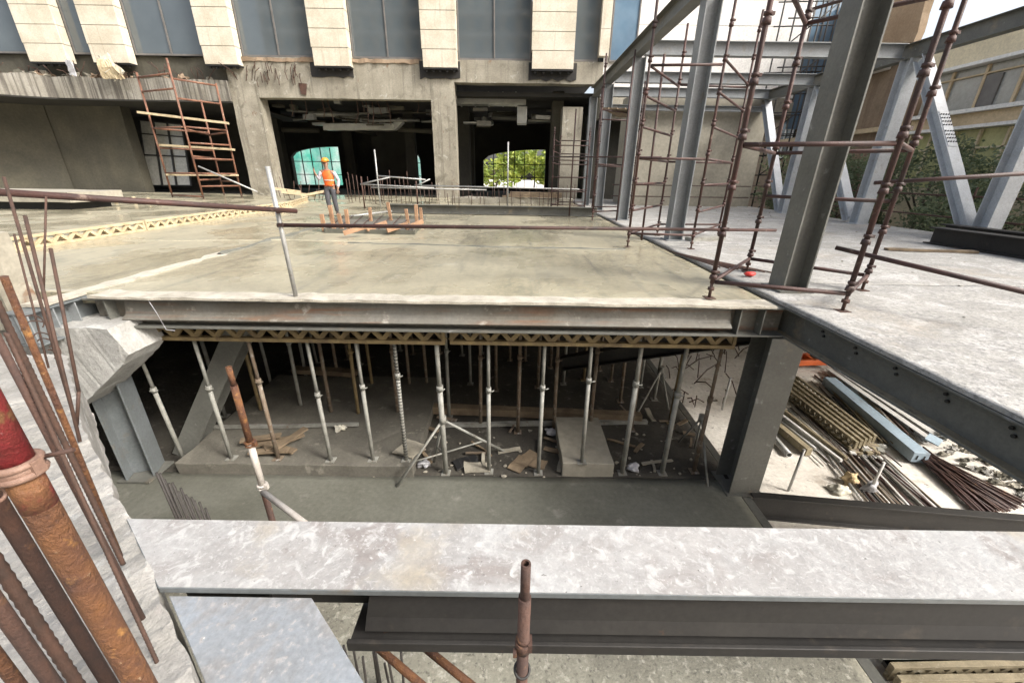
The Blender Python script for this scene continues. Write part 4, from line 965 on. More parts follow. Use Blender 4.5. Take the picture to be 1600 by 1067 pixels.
# trousers: one skin from waist to both ankles
K = [(0, 0, 1.02), (0, 0, .93), J['hil'], J['knl'], (-.062, .01, .13), J['hir'], J['knr'], (.137, .05, .13)]
child(skin_mesh('trousers', K, [(0, 1), (1, 2), (2, 3), (3, 4), (1, 5), (5, 6), (6, 7)], [.145, .148, .112, .08, .068, .112, .08, .068], 'trouser', sub=2, root=1))
K = [(0, 0, .985), (0, 0, 1.12), (-.02, 0, 1.30), (-.16, -.005, 1.37), (.12, 0, 1.37), (-.03, -.01, 1.42)]
child(skin_mesh('vest', K, [(0, 1), (1, 2), (2, 3), (2, 4), (2, 5)], [(.17, .15), (.155, .14), (.165, .15), .088, .088, .085], 'orange', sub=2, root=1))
chain('shirt_sleeve', ['sl', (-.255, -.03, 1.27), 'el', (-.33, -.16, 1.28)], [.072, .062, .056, .044], 'shirt')
chain('shirt_sleeve', ['sr', (.23, .025, 1.26), 'er', (.27, -.05, .93)], [.074, .064, .058, .046], 'shirt')
for a, b in (('anl', 'tol'), ('anr', 'tor')):
    q = Vector(J[a]); chain('boot', [tuple(q+V(0, 0, .07)), tuple(q+V(0, 0, -.025)), J[b]], [.062, .06, .05], 'boot')
mb = MB()
o_ = bmesh.ops.create_uvsphere(mb.bm, u_segments=20, v_segments=10, radius=1)
for v in mb.bm.verts: v.co = V(v.co.x*.115-.04, v.co.y*.135-.03, max(v.co.z, -.02)*.115+1.70)
for f in mb.bm.faces: f.smooth = True
hat = child_fix(mb, 'hard_hat', 'hat'); per['_o'] = (0, 0, 0)
mb = MB(); mb.box((-.04, -.165, 1.695), (.15, .07, .012)); mb.build('hat_brim', 'hat', hat)
for s_ in (-1, 1): mb = MB(); mb.ball((-.04+s_*.03, -.122, 1.655), .011, sub=2); child_fix(mb, 'eye', 'black')
mb = MB(); mb.box((-.04, -.124, 1.575), (.045, .012, .008)); child_fix(mb, 'mouth', 'rust')
for s_ in (-1, 1): mb = MB(); mb.ball((-.04+s_*.088, -.035, 1.635), .022, .4, .8, 1.2, 2); child_fix(mb, 'ear', 'skin')
mb = MB(); mb.torus((-.0, .0, 1.14), .158, .012, (0, 0, 1), n=28, k=6)
for v in mb.bm.verts: v.co.y *= .93
mb2 = child_fix(mb, 'reflective_strip', 'strip')

# ================================================================== MAIN BUILDING (far, facing the camera)
YF = 26.0
def bx(px, y, py=120): return ony(px, py, y).x
B = thing('concrete_building', 'big half stripped building with cream clad piers and dark windows behind the slab', 'building', (-8, YF, 0))
Z_TOP = 10.6
# piers
pier_px = [(48, 108), (147, 204), (320, 373), (490, 547), (660, 714), (830, 896)]
px_edges = []
for a, b in pier_px:
    x0 = bx(a, YF-.45, 103); x1 = bx(b, YF-.45, 103); px_edges.append((x0, x1))
    m = MB(); zb = 6.60; k = 0
    zz = zb
    while zz < Z_TOP:
        m.bb(x0+(.0 if k else .04), x1-(0 if k else .0), YF-.45, YF+.05, zz+.012, min(zz+.83, Z_TOP)-.012)
        zz += .83; k += 1
    pr_ = m.build('cladding_pier', 'clad', B, bevel=.01)
    m = MB(); m.bb(x0+.03, x1-.03, YF-.40, YF+.04, zb+.03, Z_TOP-.03); m.build('pier_core', 'frame', pr_)
    m = MB()
    for q in range(5):
        xx = x0+(x1-x0)*(q+.5)/5; m.bb(xx-.05, xx+.05, YF-.33, YF-.22, zb-.16, zb+.0)
    m.bb(x0+.02, x1+.02, YF-.42, YF-.02, zb-.06, zb+.008)
    m.build('bracket', 'black', pr_)
x0 = bx(936, YF-.3, 85); x1 = bx(951, YF-.3, 85)
m = MB(); zz = 7.25
while zz < Z_TOP: m.bb(x0, x1, YF-.3, YF+.05, zz+.012, min(zz+1.2, Z_TOP)); zz += 1.2
m.build('cladding_pier', 'clad', B, bevel=.01)
# dark stained bands under piers: bare concrete lintel
xl = -36
XL1 = bx(362, YF, 150); XC0 = bx(676, YF, 200); XC1 = bx(712, YF, 200); XR = 4.74
m = MB(); m.bb(XL1, XC1, YF, YF+.7, 5.16, 7.06); m.bb(XC1, XR, YF, YF+.7, 6.02, 7.06); m.chop(.8).rough(.025, .8); m.build('lintel', 'conc', B)
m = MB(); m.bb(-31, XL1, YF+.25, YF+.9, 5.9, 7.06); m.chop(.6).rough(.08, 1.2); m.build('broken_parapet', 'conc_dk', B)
# band at left, bending forward at its left end
bandp = [(XL1, YF-.15), (-21.5, YF-.3), (-25.2, YF-.5), (-28.2, YF-1.8), (-34, YF-4.6), (-34, YF+.3), (XL1, YF+.3)]
m = MB(); m.prism([V(x, y, 4.93) for x, y in bandp], (0, 0, 1.02)); m.chop(.5)
for v in m.bm.verts:
    k = noise.noise(V(v.co.x*1.2, v.co.y, v.co.z*.3))
    v.co.y += .03*math.sin(v.co.x*14)+.03*k
    if v.co.z > 5.8: v.co.z += .14*noise.noise(V(v.co.x*.9, 3, 1))
m.build('overhang_band', 'conc_band', B)
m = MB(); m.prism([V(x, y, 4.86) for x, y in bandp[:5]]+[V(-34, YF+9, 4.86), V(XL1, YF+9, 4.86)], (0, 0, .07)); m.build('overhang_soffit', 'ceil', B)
# tarry patches on the bared concrete below the piers, a rusty plate, a broken sill
for a_, b_ in pier_px[3:]:
    x0 = bx(a_-4, YF, 110); x1 = bx(b_+5, YF, 110); m = MB(); pts = []
    for i in range(9): pts.append(V(x0+(x1-x0)*i/8, YF-.055, 6.98))
    for i in range(8, -1, -1): pts.append(V(x0+(x1-x0)*i/8, YF-.055, 6.18+.14*noise.noise(V(x0+i, 1, 2))))
    m.prism(pts, (0, .035, 0)); m.build('tar_patch', 'steel_dk', B)
m = MB(); m.prism([ony(466, 130, YF-.06), ony(479, 131, YF-.06), ony(478, 149, YF-.06), ony(470, 147, YF-.06)], (0, .04, 0)); m.build('rusty_plate', 'rust', B)
m = MB(); m.bb(XL1, XC0-.5, YF-.06, YF+.1, 6.86, 7.04); m.chop(.22).rough(.09, 2.2); m.build('broken_sill', 'brick', B)
# windows between the piers
def window(x0, x1, zb=7.08, mull=1, mat='glass', y=YF+.12):
    fr = MB()
    fr.bb(x0, x1, y-.05, y+.05, zb, zb+.09); fr.bb(x0, x0+.07, y-.05, y+.05, zb+.09, Z_TOP); fr.bb(x1-.07, x1, y-.05, y+.05, zb+.09, Z_TOP)
    for k in range(mull):
        xm = x0+(x1-x0)*(k+1)/(mull+1); fr.bb(xm-.035, xm+.035, y-.06, y+.05, zb+.09, Z_TOP)
    w_ = fr.build('window', 'frame', B)
    m = MB(); m.bb(x0+.07, x1-.07, y, y+.03, zb+.09, Z_TOP); m.build('pane', mat, w_)
ex = [(-36, px_edges[0][0]-1.1)]
edges_ = [(-31.5, px_edges[0][0]-.4)]+[(px_edges[i][1], px_edges[i+1][0]) for i in range(5)]+[(px_edges[5][1], bx(936, YF, 85))]
for i, (a, b) in enumerate(edges_):
    window(a+.02, b-.02, mull=1 if (b-a) > 2.6 else 0)
window(bx(953, YF, 80), bx(995, YF, 80), mat='glass_blue', mull=0, y=YF+.1)
# columns
m = MB(); m.bb(XL1, bx(414, YF, 200), YF-.05, YF+.85, -.05, 5.15); m.chop(.7).rough(.03, 1); m.build('pillar', 'conc', B)
m = MB(); m.bb(XC0, XC1, YF-.02, YF+.85, -.05, 6.01); m.chop(.7).rough(.02, 1); m.build('pillar', 'conc', B)
m = MB(); m.bb(bx(878, YF+.6, 200), bx(909, YF+.6, 200), YF+.6, YF+1.6, -.05, 5.0); m.chop(.7).rough(.03, 1); m.build('pillar', 'conc', B)
m = MB(); m.bb(bx(862, YF+2, 200), bx(879, YF+2, 200), YF+2, YF+3, -.05, 6.0); m.build('pillar', 'conc_dk', B)
YB = 40.0
for px, w_, y in ((440, .55, 33), (643, .7, 33), (725, .9, 31), (738, .3, 34), (548, .8, 37)):
    x = bx(px, y, 260); m = MB(); m.bb(x-w_/2, x+w_/2, y, y+.7, -.05, 5.6); m.build('pillar', 'inner', B)
# interior
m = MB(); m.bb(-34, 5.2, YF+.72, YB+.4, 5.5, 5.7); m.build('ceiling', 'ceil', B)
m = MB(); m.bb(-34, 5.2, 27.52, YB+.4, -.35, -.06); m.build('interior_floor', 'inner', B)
m = MB(); m.bb(4.3, 8.6, YF+1.7, YF+2.1, -.05, 4.7); m.build('dark_void_wall', 'inner', B)  # dark wall added to close a sky gap and read as shaded void
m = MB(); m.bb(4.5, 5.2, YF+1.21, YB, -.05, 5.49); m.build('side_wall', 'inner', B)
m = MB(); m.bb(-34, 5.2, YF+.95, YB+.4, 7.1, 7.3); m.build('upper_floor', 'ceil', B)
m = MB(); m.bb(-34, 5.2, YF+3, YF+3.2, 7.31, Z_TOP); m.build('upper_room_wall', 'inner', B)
# back wall with arched openings
def arch_wall(y, x0, x1, z1, arcs, mat, th=.5):
    m = MB(); x = x0
    for a, b, zs, zc_, half in arcs:
        m.bb(x, a, y, y+th, -.3, z1)
        N_ = 12; top = []
        for i in range(N_+1):
            u_ = i/N_
            xx = a+(b-a)*u_
            c = (2*u_-1) if half == 0 else ((u_-1) if half == 1 else u_)
            top.append(V(xx, y, zs+(zc_-zs)*math.sqrt(max(0, 1-c*c))))
        m.prism(top+[V(b, y, z1), V(a, y, z1)], (0, th, 0))
        m.bb(a, b, y, y+th, -.3, .22)
        x = b
    m.bb(x, x1, y, y+th, -.3, z1); return m
def ax(px, py=260): return ony(px, py, YB)
zsp = ony(460, 245, YB).z; zcr = ony(500, 229, YB).z
arcs = [(ax(418).x, ax(432).x, zsp, zcr-.2, 2), (ax(457).x, ax(532).x, zsp, zcr, 1), (ax(644).x, ax(657).x, zsp-.2, zcr-.4, 2), (ax(702).x, ax(723).x, zsp, zcr-.2, 2), (ax(755).x, ax(852).x, zsp-.1, zcr, 1)]
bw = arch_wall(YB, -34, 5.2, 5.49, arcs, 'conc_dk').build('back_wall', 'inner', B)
for a, b, zs, zc_, h_ in arcs:
    m = MB(); n = max(1, int((b-a)/1.0))
    for k in range(1, n+1): m.bar(V(a+(b-a)*k/(n+1), YB+.25, .2), V(a+(b-a)*k/(n+1), YB+.25, zc_-.1), .07, .07)
    for z in (1.1, 2.2): m.bar(V(a, YB+.25, z), V(b, YB+.25, z), .06, .06)
    m.build('window_bars', 'black', bw)
# partition with tile pattern
m = MB(); m.bb(bx(583, 36, 250), bx(645, 36, 250), 36, 36.3, -.05, 5.4); m.build('partition', 'inner', B)
# left recess: wall and the dark doorway
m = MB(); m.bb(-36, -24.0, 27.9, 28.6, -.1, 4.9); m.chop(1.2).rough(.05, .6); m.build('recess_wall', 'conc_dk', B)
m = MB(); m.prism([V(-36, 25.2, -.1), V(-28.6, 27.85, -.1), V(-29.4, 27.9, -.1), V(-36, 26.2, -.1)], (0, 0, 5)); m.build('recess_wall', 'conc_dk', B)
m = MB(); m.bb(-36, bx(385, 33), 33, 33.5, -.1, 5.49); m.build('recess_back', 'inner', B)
# rubble and bent bars over the left band
for k in range(46):
    x = random.uniform(-28.5, -14); q = V(x, YF-.1+random.uniform(-.1, .3), 5.95)
    e = q+V(random.uniform(-.6, .6), random.uniform(-.5, .1), random.uniform(.1, .8))
    m = MB(); mid = q.lerp(e, .5)+V(random.uniform(-.15, .15), 0, .12); m.tube([q, mid, e], .018, 5); 
    tag(m.build('rebar', 'rust'), 'bent rusty bar sticking out of the broken floor edge under the left piers', 'rebar', 'bent bars of the broken floor edge')
for k in range(26):
    x = random.choice([random.uniform(-15, -11.5), random.uniform(-13.8, -12)]); q = V(x, YF-.02, random.uniform(6.1, 7.0))
    m = MB(); m.tube([q, q+V(random.uniform(-.1, .1), -.12, -.2), q+V(random.uniform(-.1, .1), -.12, -.5)], .02, 5)
    tag(m.build('rebar', 'rust'), 'rusty bar hanging from the bared lintel above the left pillar', 'rebar', 'bars hanging from the lintel')
for k in range(24):
    x = random.uniform(-28, -17); m = MB(); m.ball((x, YF-.05+random.uniform(-.1, .2), 6.0+random.uniform(-.04, .1)), random.uniform(.1, .32), 1.3, .8, .7, 2, 1.3).rough(.06, 5).flat()
    tag(m.build('rubble_lump', random.choice(['conc', 'conc_dk', 'brick'])), 'lump of rubble on the broken floor edge under the left piers', 'rubble', 'rubble lumps on the broken floor edge')
m = MB()
for k in range(7):
    a = ony(153+k*3, 92, 25.3); b = ony(164+k*5, 124, 25.2); m.bar(a, a.lerp(b, .5)+V(0, -.12, .05), .12, .03); m.bar(a.lerp(b, .5)+V(0, -.12, .05), b, .12, .03)
q4 = [ony(148, 86, 25.3), ony(163, 84, 25.3), ony(190, 112, 25.1), ony(174, 128, 25.1)]
sh = MB(); sh.prism(q4, (0, .03, 0)); sh.chop(.18).rough(.22, 2.3).rough(.08, 7); tag(sh.build('torn_sheet', 'cloth'), 'crumpled dirty sheet draped over the ledge below the second pier', 'sheet')
m.chop(.2).rough(.06, 4); tag(m.build('torn_mesh', 'girder_pale'), 'torn strips of mesh hanging in front of the crumpled sheet at the ledge', 'mesh')
m = MB(); m.bar(ony(106, 95, 25.2), ony(116, 120, 25.2), .35, .05); m.chop(.15).rough(.1, 4)
tag(m.build('torn_sheet', 'paper'), 'white torn strip hanging over the ledge right of the first pier', 'sheet')
# tall leaning window grid in the dark recess
t = thing('window_screen', 'tall gridded window panel leaning in the dark left doorway', 'window', (-22, 29, 0))
a = ony(232, 290, 29.0); b = ony(300, 290, 29.0); c = ony(285, 195, 29.5); d = ony(218, 188, 29.5)
m = MB(); m.prism([a, b, c, d], (0, .05, 0)); m.build('pane', 'glass_pale', t)
m = MB()
for u_ in (0, .33, .66, 1): m.bar(a.lerp(b, u_)-V(0, .05, 0), d.lerp(c, u_)-V(0, .05, 0), .09, .09)
for u_ in (0, .48, .8, 1): m.bar(a.lerp(d, u_)-V(0, .05, 0), b.lerp(c, u_)-V(0, .05, 0), .07, .07)
m.build('frame', 'black', t)
# ducts and pipes under the ceiling
t = thing('air_duct', 'silvery air duct hanging in the right bay with a downward elbow', 'duct', ony(770, 157, 28))
m = MB(); m.bar(ony(708, 155, 28), ony(822, 157, 28), .75, .62); m.chop(.8).rough(.03, 2); m.build('duct_body', 'duct', t, bevel=.05)
m = MB()
for px in (720, 742, 764, 786, 806): p = ony(px, 156, 28); m.bb(p.x-.04, p.x+.04, 27.6, 28.4, p.z-.34, p.z+.34)
m.build('flange', 'duct', t)
m = MB(); p = ony(816, 157, 28); m.bb(p.x-.3, p.x+.3, 27.7, 28.3, p.z-1.3, p.z-.33); m.build('elbow', 'duct', t, bevel=.05)
for k in range(26):
    px = random.uniform(420, 680) if k < 17 else random.uniform(712, 860); py = random.uniform(165, 205); y = random.uniform(27.5, 34)
    a = ony(px, py, y); L_ = random.uniform(.8, 3.2); an = random.choice([0, 0, .2, 1.4])
    m = MB(); z_ = min(a.z, 5.35); pts = [V(a.x, y, z_), V(a.x+L_*math.cos(an), y+L_*math.sin(an), z_+random.uniform(-.12, .12))]
    m.tube(pts, random.choice([.05, .08, .16]), 8)
    tag(m.build('service_pipe', random.choice(['duct', 'conc_dk', 'conc_dk', 'steel'])), 'service pipe hanging under the dark ceiling of the bays', 'pipe', 'service pipes under the ceiling')
for k in range(12):
    px = random.uniform(430, 680); a = ony(px, 160, 26.9); m = MB(); e = a+V(random.uniform(-.3, .3), 0, -random.uniform(.4, 1.2))
    m.tube([V(a.x, a.y, 5.5), a.lerp(e, .5)+V(.1, 0, 0), e], .025, 5)
    tag(m.build('hanging_wire', 'rebar'), 'loose wire hanging from the edge of the left bay ceiling', 'wire', 'wires hanging from the bay ceiling')

t = thing('air_duct', 'long dim duct with a bent end hanging in the left bay', 'duct', ony(570, 198, 29))
m = MB(); m.bar(ony(508, 199, 29), ony(618, 199, 29), .7, .38); m.bar(ony(616, 200, 29), ony(628, 188, 29), .6, .36); m.chop(.6).rough(.05, 2); m.build('duct_body', 'duct', t, bevel=.04)
for k in range(30):
    px = random.uniform(420, 690) if k < 20 else random.uniform(715, 860); y = random.uniform(27, 36); p_ = ony(px, random.uniform(158, 196), y); z_ = min(5.4, p_.z)
    m = MB(); m.box((p_.x, y, z_), (random.uniform(.3, 1.6), random.uniform(.2, .8), random.uniform(.08, .35)), Matrix.Rotation(random.uniform(-.3, .3), 3, 'Z')); m.chop(.5).rough(.05, 2)
    tag(m.build('ceiling_tray', random.choice(['conc_dk', 'duct', 'steel', 'conc_dk'])), 'dusty tray or box among the services under the dark bay ceiling', 'tray', 'trays under the bay ceiling')
# beyond the arches
m = MB(); vs_ = []
def netting(label, x0, x1, y, z1, fold):
    m = MB(); n = 40; prev = None
    for i in range(n+1):
        x = x0+(x1-x0)*i/n; yy = y+.15*math.sin(i*fold)
        cur = [m.bm.verts.new((x, yy, z)) for z in (-.5, z1*.33, z1*.66, z1)]+[m.bm.verts.new((x, yy+.02, z)) for z in (z1, z1*.66, z1*.33, -.5)]
        if prev:
            for j in range(8): m.bm.faces.new((prev[j], prev[(j+1) % 8], cur[(j+1) % 8], cur[j]))
        prev = cur
    return tag(m.build('safety_net', 'net'), label, 'netting')
netting('turquoise safety netting seen through the left arches', -28, -5.5, 46, 4.6, 1.1)

# ================================================================== CORE WALL, WHITE BLOCK AT RIGHT
m = MB(); m.bb(5.55, 11.7, 21.3, 24, 0, 5.0); m.chop(.8).rough(.012, .8)
tag(m.build('core_wall', 'conc_core'), 'plain beige concrete core wall standing behind the steel frame', 'wall')
t = thing('white_building', 'bright white panelled building rising behind the steel frame', 'building', (9, 27, 0))
m = MB(); z = 5.5
k = 0
while z < 12.4:
    x = 4.75
    while x < 15.5: m.bb(x+.01, min(x+5.4, 15.6)-.01, 26.2, 26.8, z+.012, z+1.1-.012); x += 5.4
    z += 1.1; k += 1
m.build('cladding', 'clad_wht', t)
m = MB(); m.bb(4.76, 15.55, 26.24, 27.6, 4.4, 12.35); m.build('wall', 'conc_core', t)
m = MB(); m.bb(4.76, 15.55, 26.0, 26.19, 4.6, 5.3); m.chop(.5).rough(.04, 2); m.build('sill_band', 'conc', t)
xg = ony(1262, 20, 26.1).x; xh = ony(1330, 20, 26.1).x
m = MB(); m.bb(15.62, 15.62+(xh-xg)*.8, 26.3, 27, 4, 12.3); w2 = m.build('window_strip', 'glass_blue', t)
m = MB()
for u_ in (0, .33, .66, 1): x = 15.64+(xh-xg)*.8*u_; m.bb(x-.03, x+.03, 26.24, 26.3, 4, 12.3)
m.build('mullion', 'frame', w2)
# access scaffold in front of it
t = thing('scaffold_tower', 'dark access scaffold climbing the right end of the white building', 'scaffold', (15, 24, -3.6))
for x in (13.4, 14.6, 15.8):
    for y in (24, 25.2):
        m = MB(); m.tube([(x, y, -3.58), (x, y, 11.5)], .04, 7); m.build('standard', 'steel_dk', t)
for z in [i*1.0-2.5 for i in range(14)]:
    for y in (24, 25.2):
        m = MB(); m.tube([(13.1, y, z), (16.1, y, z+.1)], .03, 6); m.build('ledger', 'steel_dk', t)
for i in range(7):
    m = MB(); z = -2.5+i*2; m.tube([(13.4, 24, z), (15.8, 24, z+2)], .03, 6); m.build('brace', 'steel_dk', t)

# ================================================================== BUILDINGS AT THE RIGHT
XA = 17.0
def ay(px, py): return onx(px, py, XA)
t = thing('apartment_building', 'beige apartment block with long window bands at the right', 'building', (20, 16, -3.6))
YN, YFR = 11.0, 19.6
m = MB(); m.bb(XA+.3, XA+9, YN-6, YFR, -3.6, ay(1520, 100).z+.95); m.build('wall', 'stone', t)
z_ = [ay(1500, 92).z, ay(1500, 135).z, ay(1500, 173).z, ay(1500, 200).z]
za, zb_, zc_, zd_ = ay(1520, 88).z, ay(1520, 100).z, ay(1520, 170).z, ay(1520, 196).z
m = MB(); m.bb(XA-.12, XA+.29, YN, YFR, zb_+.0, zb_+1.0); m.build('parapet', 'stone_lt', t, bevel=.02)
m = MB(); m.bb(XA-.3, XA+.29, YN, YFR, zb_-.12, zb_-.01); m.build('cornice', 'clad_wht', t)
m = MB(); m.bb(XA+.1, XA+.25, YN, YFR, zc_, zb_-.13); wb = m.build('window_band', 'glass_pale', t)
m = MB(); y = YN
while y < YFR: m.bb(XA+.02, XA+.095, y, y+.10, zc_, zb_-.14); y += 1.25
m.bb(XA+.0, XA+.1, YN, YFR, zb_-.45, zb_-.40)
m.build('window_frame', 'stone', wb)
y = YN+.7
while y < YFR-1: m = MB(); m.bb(XA+.04, XA+.095, y, y+.55, zc_+.05, zb_-.5); m.build('dark_pane', 'frame', wb); y += 2.5
m = MB(); m.bb(XA-.25, XA+.29, YN-.0, YFR, zc_-.14, zc_-.01); m.build('sill', 'clad_wht', t)
m = MB(); m.bb(XA-.05, XA+.29, YN, YFR, zd_, zc_-.15); m.build('spandrel', 'stone', t)
m = MB(); m.bb(XA-.3, XA+.29, YN, YFR, zd_-.12, zd_-.01); m.build('cornice', 'clad_wht', t)
m = MB(); m.bb(XA+.2, XA+.28, YN, YFR, zd_-2.2, zd_-.13); wb = m.build('window_band', 'glass_yel', t)
m = MB(); y = YN
while y < YFR: m.bb(XA+.1, XA+.19, y, y+.08, zd_-2.2, zd_-.14); y += .95
m.bb(XA+.1, XA+.19, YN, YFR, zd_-.8, zd_-.74); m.build('window_frame', 'stone_lt', wb)
m = MB(); m.bb(XA+.05, XA+.29, YN, YFR, zd_-4.4, zd_-2.21); m.build('spandrel', 'stone_lt', t)
m = MB(); m.bb(XA-1.6, XA+.2, YN-5.5, YN-.02, zd_-.2, zd_+1.1); m.build('balcony', 'stone_lt', t, bevel=.03)
zt_ = ay(1520, 100).z+.96
m = MB(); m.bb(XA+1.2, XA+9, 4, 16.0, zt_, 10.5); m.build('upper_storey', 'stone_lt', t)
m = MB(); m.bb(XA+1.08, XA+1.19, 6, 15.4, zt_+.6, zt_+1.9); m.build('window_band', 'glass_pale', t)
m = MB(); m.bb(XA+.1, XA+1.3, 4, 16.3, zt_+2.3, zt_+2.5); m.build('eave', 'stone', t)
t = thing('brown_building', 'brown rendered house with an air conditioner beyond the apartment block', 'building', (20, 28, -3.6))
m = MB(); m.bb(17.6, 27, 20.4, 34, -3.6, 7.0); m.build('wall', 'brick', t)
m = MB(); m.bb(17.3, 17.59, 20.4, 34, 3.5, 3.7); m.bb(17.3, 17.59, 20.4, 34, 6.6, 6.8); m.build('floor_band', 'stone', t)
for y in (24.4, 28.5):
    m = MB(); m.bb(17.5, 17.58, y, y+1.6, 2.6, 4.3); w_ = m.build('window', 'glass', t)
    m = MB(); m.bb(17.44, 17.49, y, y+.1, 2.6, 4.3); m.bb(17.44, 17.49, y+1.5, y+1.6, 2.6, 4.3); m.bb(17.44, 17.49, y+.1, y+1.5, 2.6, 2.7); m.bb(17.44, 17.49, y+.75, y+.85, 2.7, 4.3); m.build('window_frame', 'clad_wht', w_)
p = onx(1372, 98, 17.3)
m = MB(); m.bb(16.9, 17.55, p.y-.6, p.y+.6, p.z-.4, p.z+.4); ac = m.build('air_conditioner', 'clad_wht', t, bevel=.04)
m = MB(); m.tube([(16.88, p.y+.05, p.z), (16.895, p.y+.05, p.z)], .3, 20); m.build('fan_grille', 'frame', ac)
m = MB(); n = 14
for i in range(n):
    for j in range(8):
        pass
pts = []
m.bb(17.2, 17.5, 21.2, 33, 6.9, 9.8); m.chop(.5).rough(.16, .9)
tag(m.build('tarpaulin', 'brick_or'), 'orange brown sheeting hanging on the top floor of the brown house', 'sheet')

t = thing('office_block', 'tall pale office block across the street, seen mirrored in the dark windows', 'building', (-5, -40, -3.6))
m = MB(); m.bb(-48, 34, -52, -40, -3.6, 40); m.build('wall', 'stone', t)
m = MB()
for k in range(12):
    for i in range(27): m.bb(-47+i*3, -45.3+i*3, -39.98, -39.9, -1+k*3.4, .9+k*3.4)
m.build('window_grid', 'glass', t)
m = MB()
for k in range(13): m.bb(-48.2, 34.2, -39.9, -39.4, -2.0+k*3.4, -1.5+k*3.4)
m.build('floor_band', 'clad_wht', t)
# ================================================================== TREES
def tree(label, x, y, z0, h, rad, leaf='leaf', n=1500, ls=.14, group=None, tr=.10, flat=1.0):
    t = thing('tree', label, 'tree', (x, y, z0), group)
    m = MB(); top = V(x+random.uniform(-.3, .3), y, z0+h*.8)
    m.tube([V(x, y, z0), V(x+.05, y, z0+h*.35), top], tr, 8, r1=tr*.3)
    cl = []
    for k in range(12):
        a = V(x, y, z0+h*random.uniform(.25, .65)); an = random.uniform(0, 2*PI); e = a+V(math.cos(an)*rad*.7, math.sin(an)*rad*.7, h*random.uniform(.08, .3))
        m.tube([a, a.lerp(e, .5)+V(0, 0, .08), e], tr*.38, 6, r1=tr*.1); cl.append((e, rad*random.uniform(.3, .5)))
    m.build('trunk', 'bark', t)
    for k in range(10):
        an = random.uniform(0, 2*PI); rr = rad*math.sqrt(random.random())*.8
        cl.append((V(x+math.cos(an)*rr, y+math.sin(an)*rr, z0+h*random.uniform(.35, .95)), rad*random.uniform(.25, .45)))
    m = MB()
    for k in range(n):
        c, r_ = random.choice(cl); d = V(random.gauss(0, 1), random.gauss(0, 1), random.gauss(0, 1)).normalized()*r_*random.uniform(.55, 1.05)
        p = c+V(d.x, d.y, d.z*.8*flat); s_ = ls*random.uniform(.6, 1.3)
        a = V(random.gauss(0, 1), random.gauss(0, 1), random.gauss(0, .6)).normalized(); b = a.cross(V(random.gauss(0, 1), random.gauss(0, 1), random.gauss(0, 1))).normalized()
        m.face([p-a*s_, p+b*s_*.45, p+a*s_, p-b*s_*.45])
    m.build('crown', leaf, t)
    return t
GT = 'trees beyond the outer edge of the deck'
for i, (x, y, h_, r_) in enumerate(((14.4, 12.6, 5.4, 1.7), (14.8, 15.6, 6.6, 2.0), (14.2, 18.8, 6.4, 1.9), (14.6, 22.0, 7.4, 1.9), (15.8, 10.3, 4.6, 1.4))):
    tree(('bushy dark tree behind the splice braced bay of the outer row', 'bushy tree behind the second outer column', 'tall dark tree behind the third outer column', 'tallest dark tree near the end of the outer row', 'low bush behind the black beams at the right edge')[i], x, y, -3.58, h_, r_, n=8500, ls=.07, group=GT)
GB = 'bright trees behind the arched windows'
for i, (px, y, h_, r_) in enumerate(((775, 47, 3.0, 2.6), (800, 50, 5.6, 2.0), (835, 49, 4.6, 2.6), (860, 48, 3.2, 2.0))):
    tree('light green tree seen through the right arch, %s from the left' % ORD[i], bx(px, y, 270), y, -.6, h_, r_, 'leaf_lt', 900, .28, GB)

# ================================================================== YARD UNDER THE DECK
YZ = -3.56
def yd(px, py, dz=0): return onz(px, py, YZ)+V(0, 0, dz)
def ybar(name, label, cat, a, b, r, mat, group=None, dz=.03, hollow=0):
    return bar(name, label, cat, yd(*a, dz), yd(*b, dz), r, mat, group, n=8, hollow=hollow)
gy = 'lattice girders stacked in the yard'
lat = [((1217+k*6, 612-k*3), (1334+k*7, 706-k*2.6)) for k in range(5)]
for k, (a, b) in enumerate(lat):
    lattice('olive lattice girder standing in the tight yard stack, %s from the front' % ORD[k], yd(*a), yd(*b), .24, .06, 'girder_olive', gy, pitch=.15, ww=.03, ch=.045)
for k in range(2):
    lattice('pale perforated girder lying in front of the yard stack, %s of two' % ('nearer', 'farther')[k], yd(1204+k*8, 642-k*4), yd(1312+k*8, 726-k*4), .12, .06, ('white_st', 'girder_olive')[k], gy, pitch=.2)
for i in range(34):
    o = i*1.9; u_ = random.uniform(0, .35); a = (1262+o*1.05+random.uniform(-4, 4), 592-o*.30+random.uniform(-3, 3)); b = (1376+o*.75+random.uniform(-14, 10), 697-o*.22+random.uniform(-10, 8))
    ybar('steel_pipe', 'tan or rusty pipe lying between the girder stack and the blue box beam', 'pipe', (a[0]+(b[0]-a[0])*u_, a[1]+(b[1]-a[1])*u_), b, random.choice([.012, .016, .022]), random.choice(['girder_olive', 'wood', 'prop', 'rust', 'prop_rust', 'steel_dk']), 'tan pipes beside the girder stack', dz=.02+.03*(i % 3))
for i in range(40):
    a = (1204+(i % 20)*4+random.uniform(-4, 4), 650-(i % 20)*1.5); b = (1290+(i % 20)*6+random.uniform(-8, 8), 726+random.uniform(-6, 10))
    ybar('steel_rod', 'thin rod in the loose layer under the pale perforated girders', 'rod', a, b, random.choice([.008, .012]), random.choice(['rust', 'steel_dk', 'prop', 'white_st', 'rebar']), 'loose rods in the yard', dz=.02)
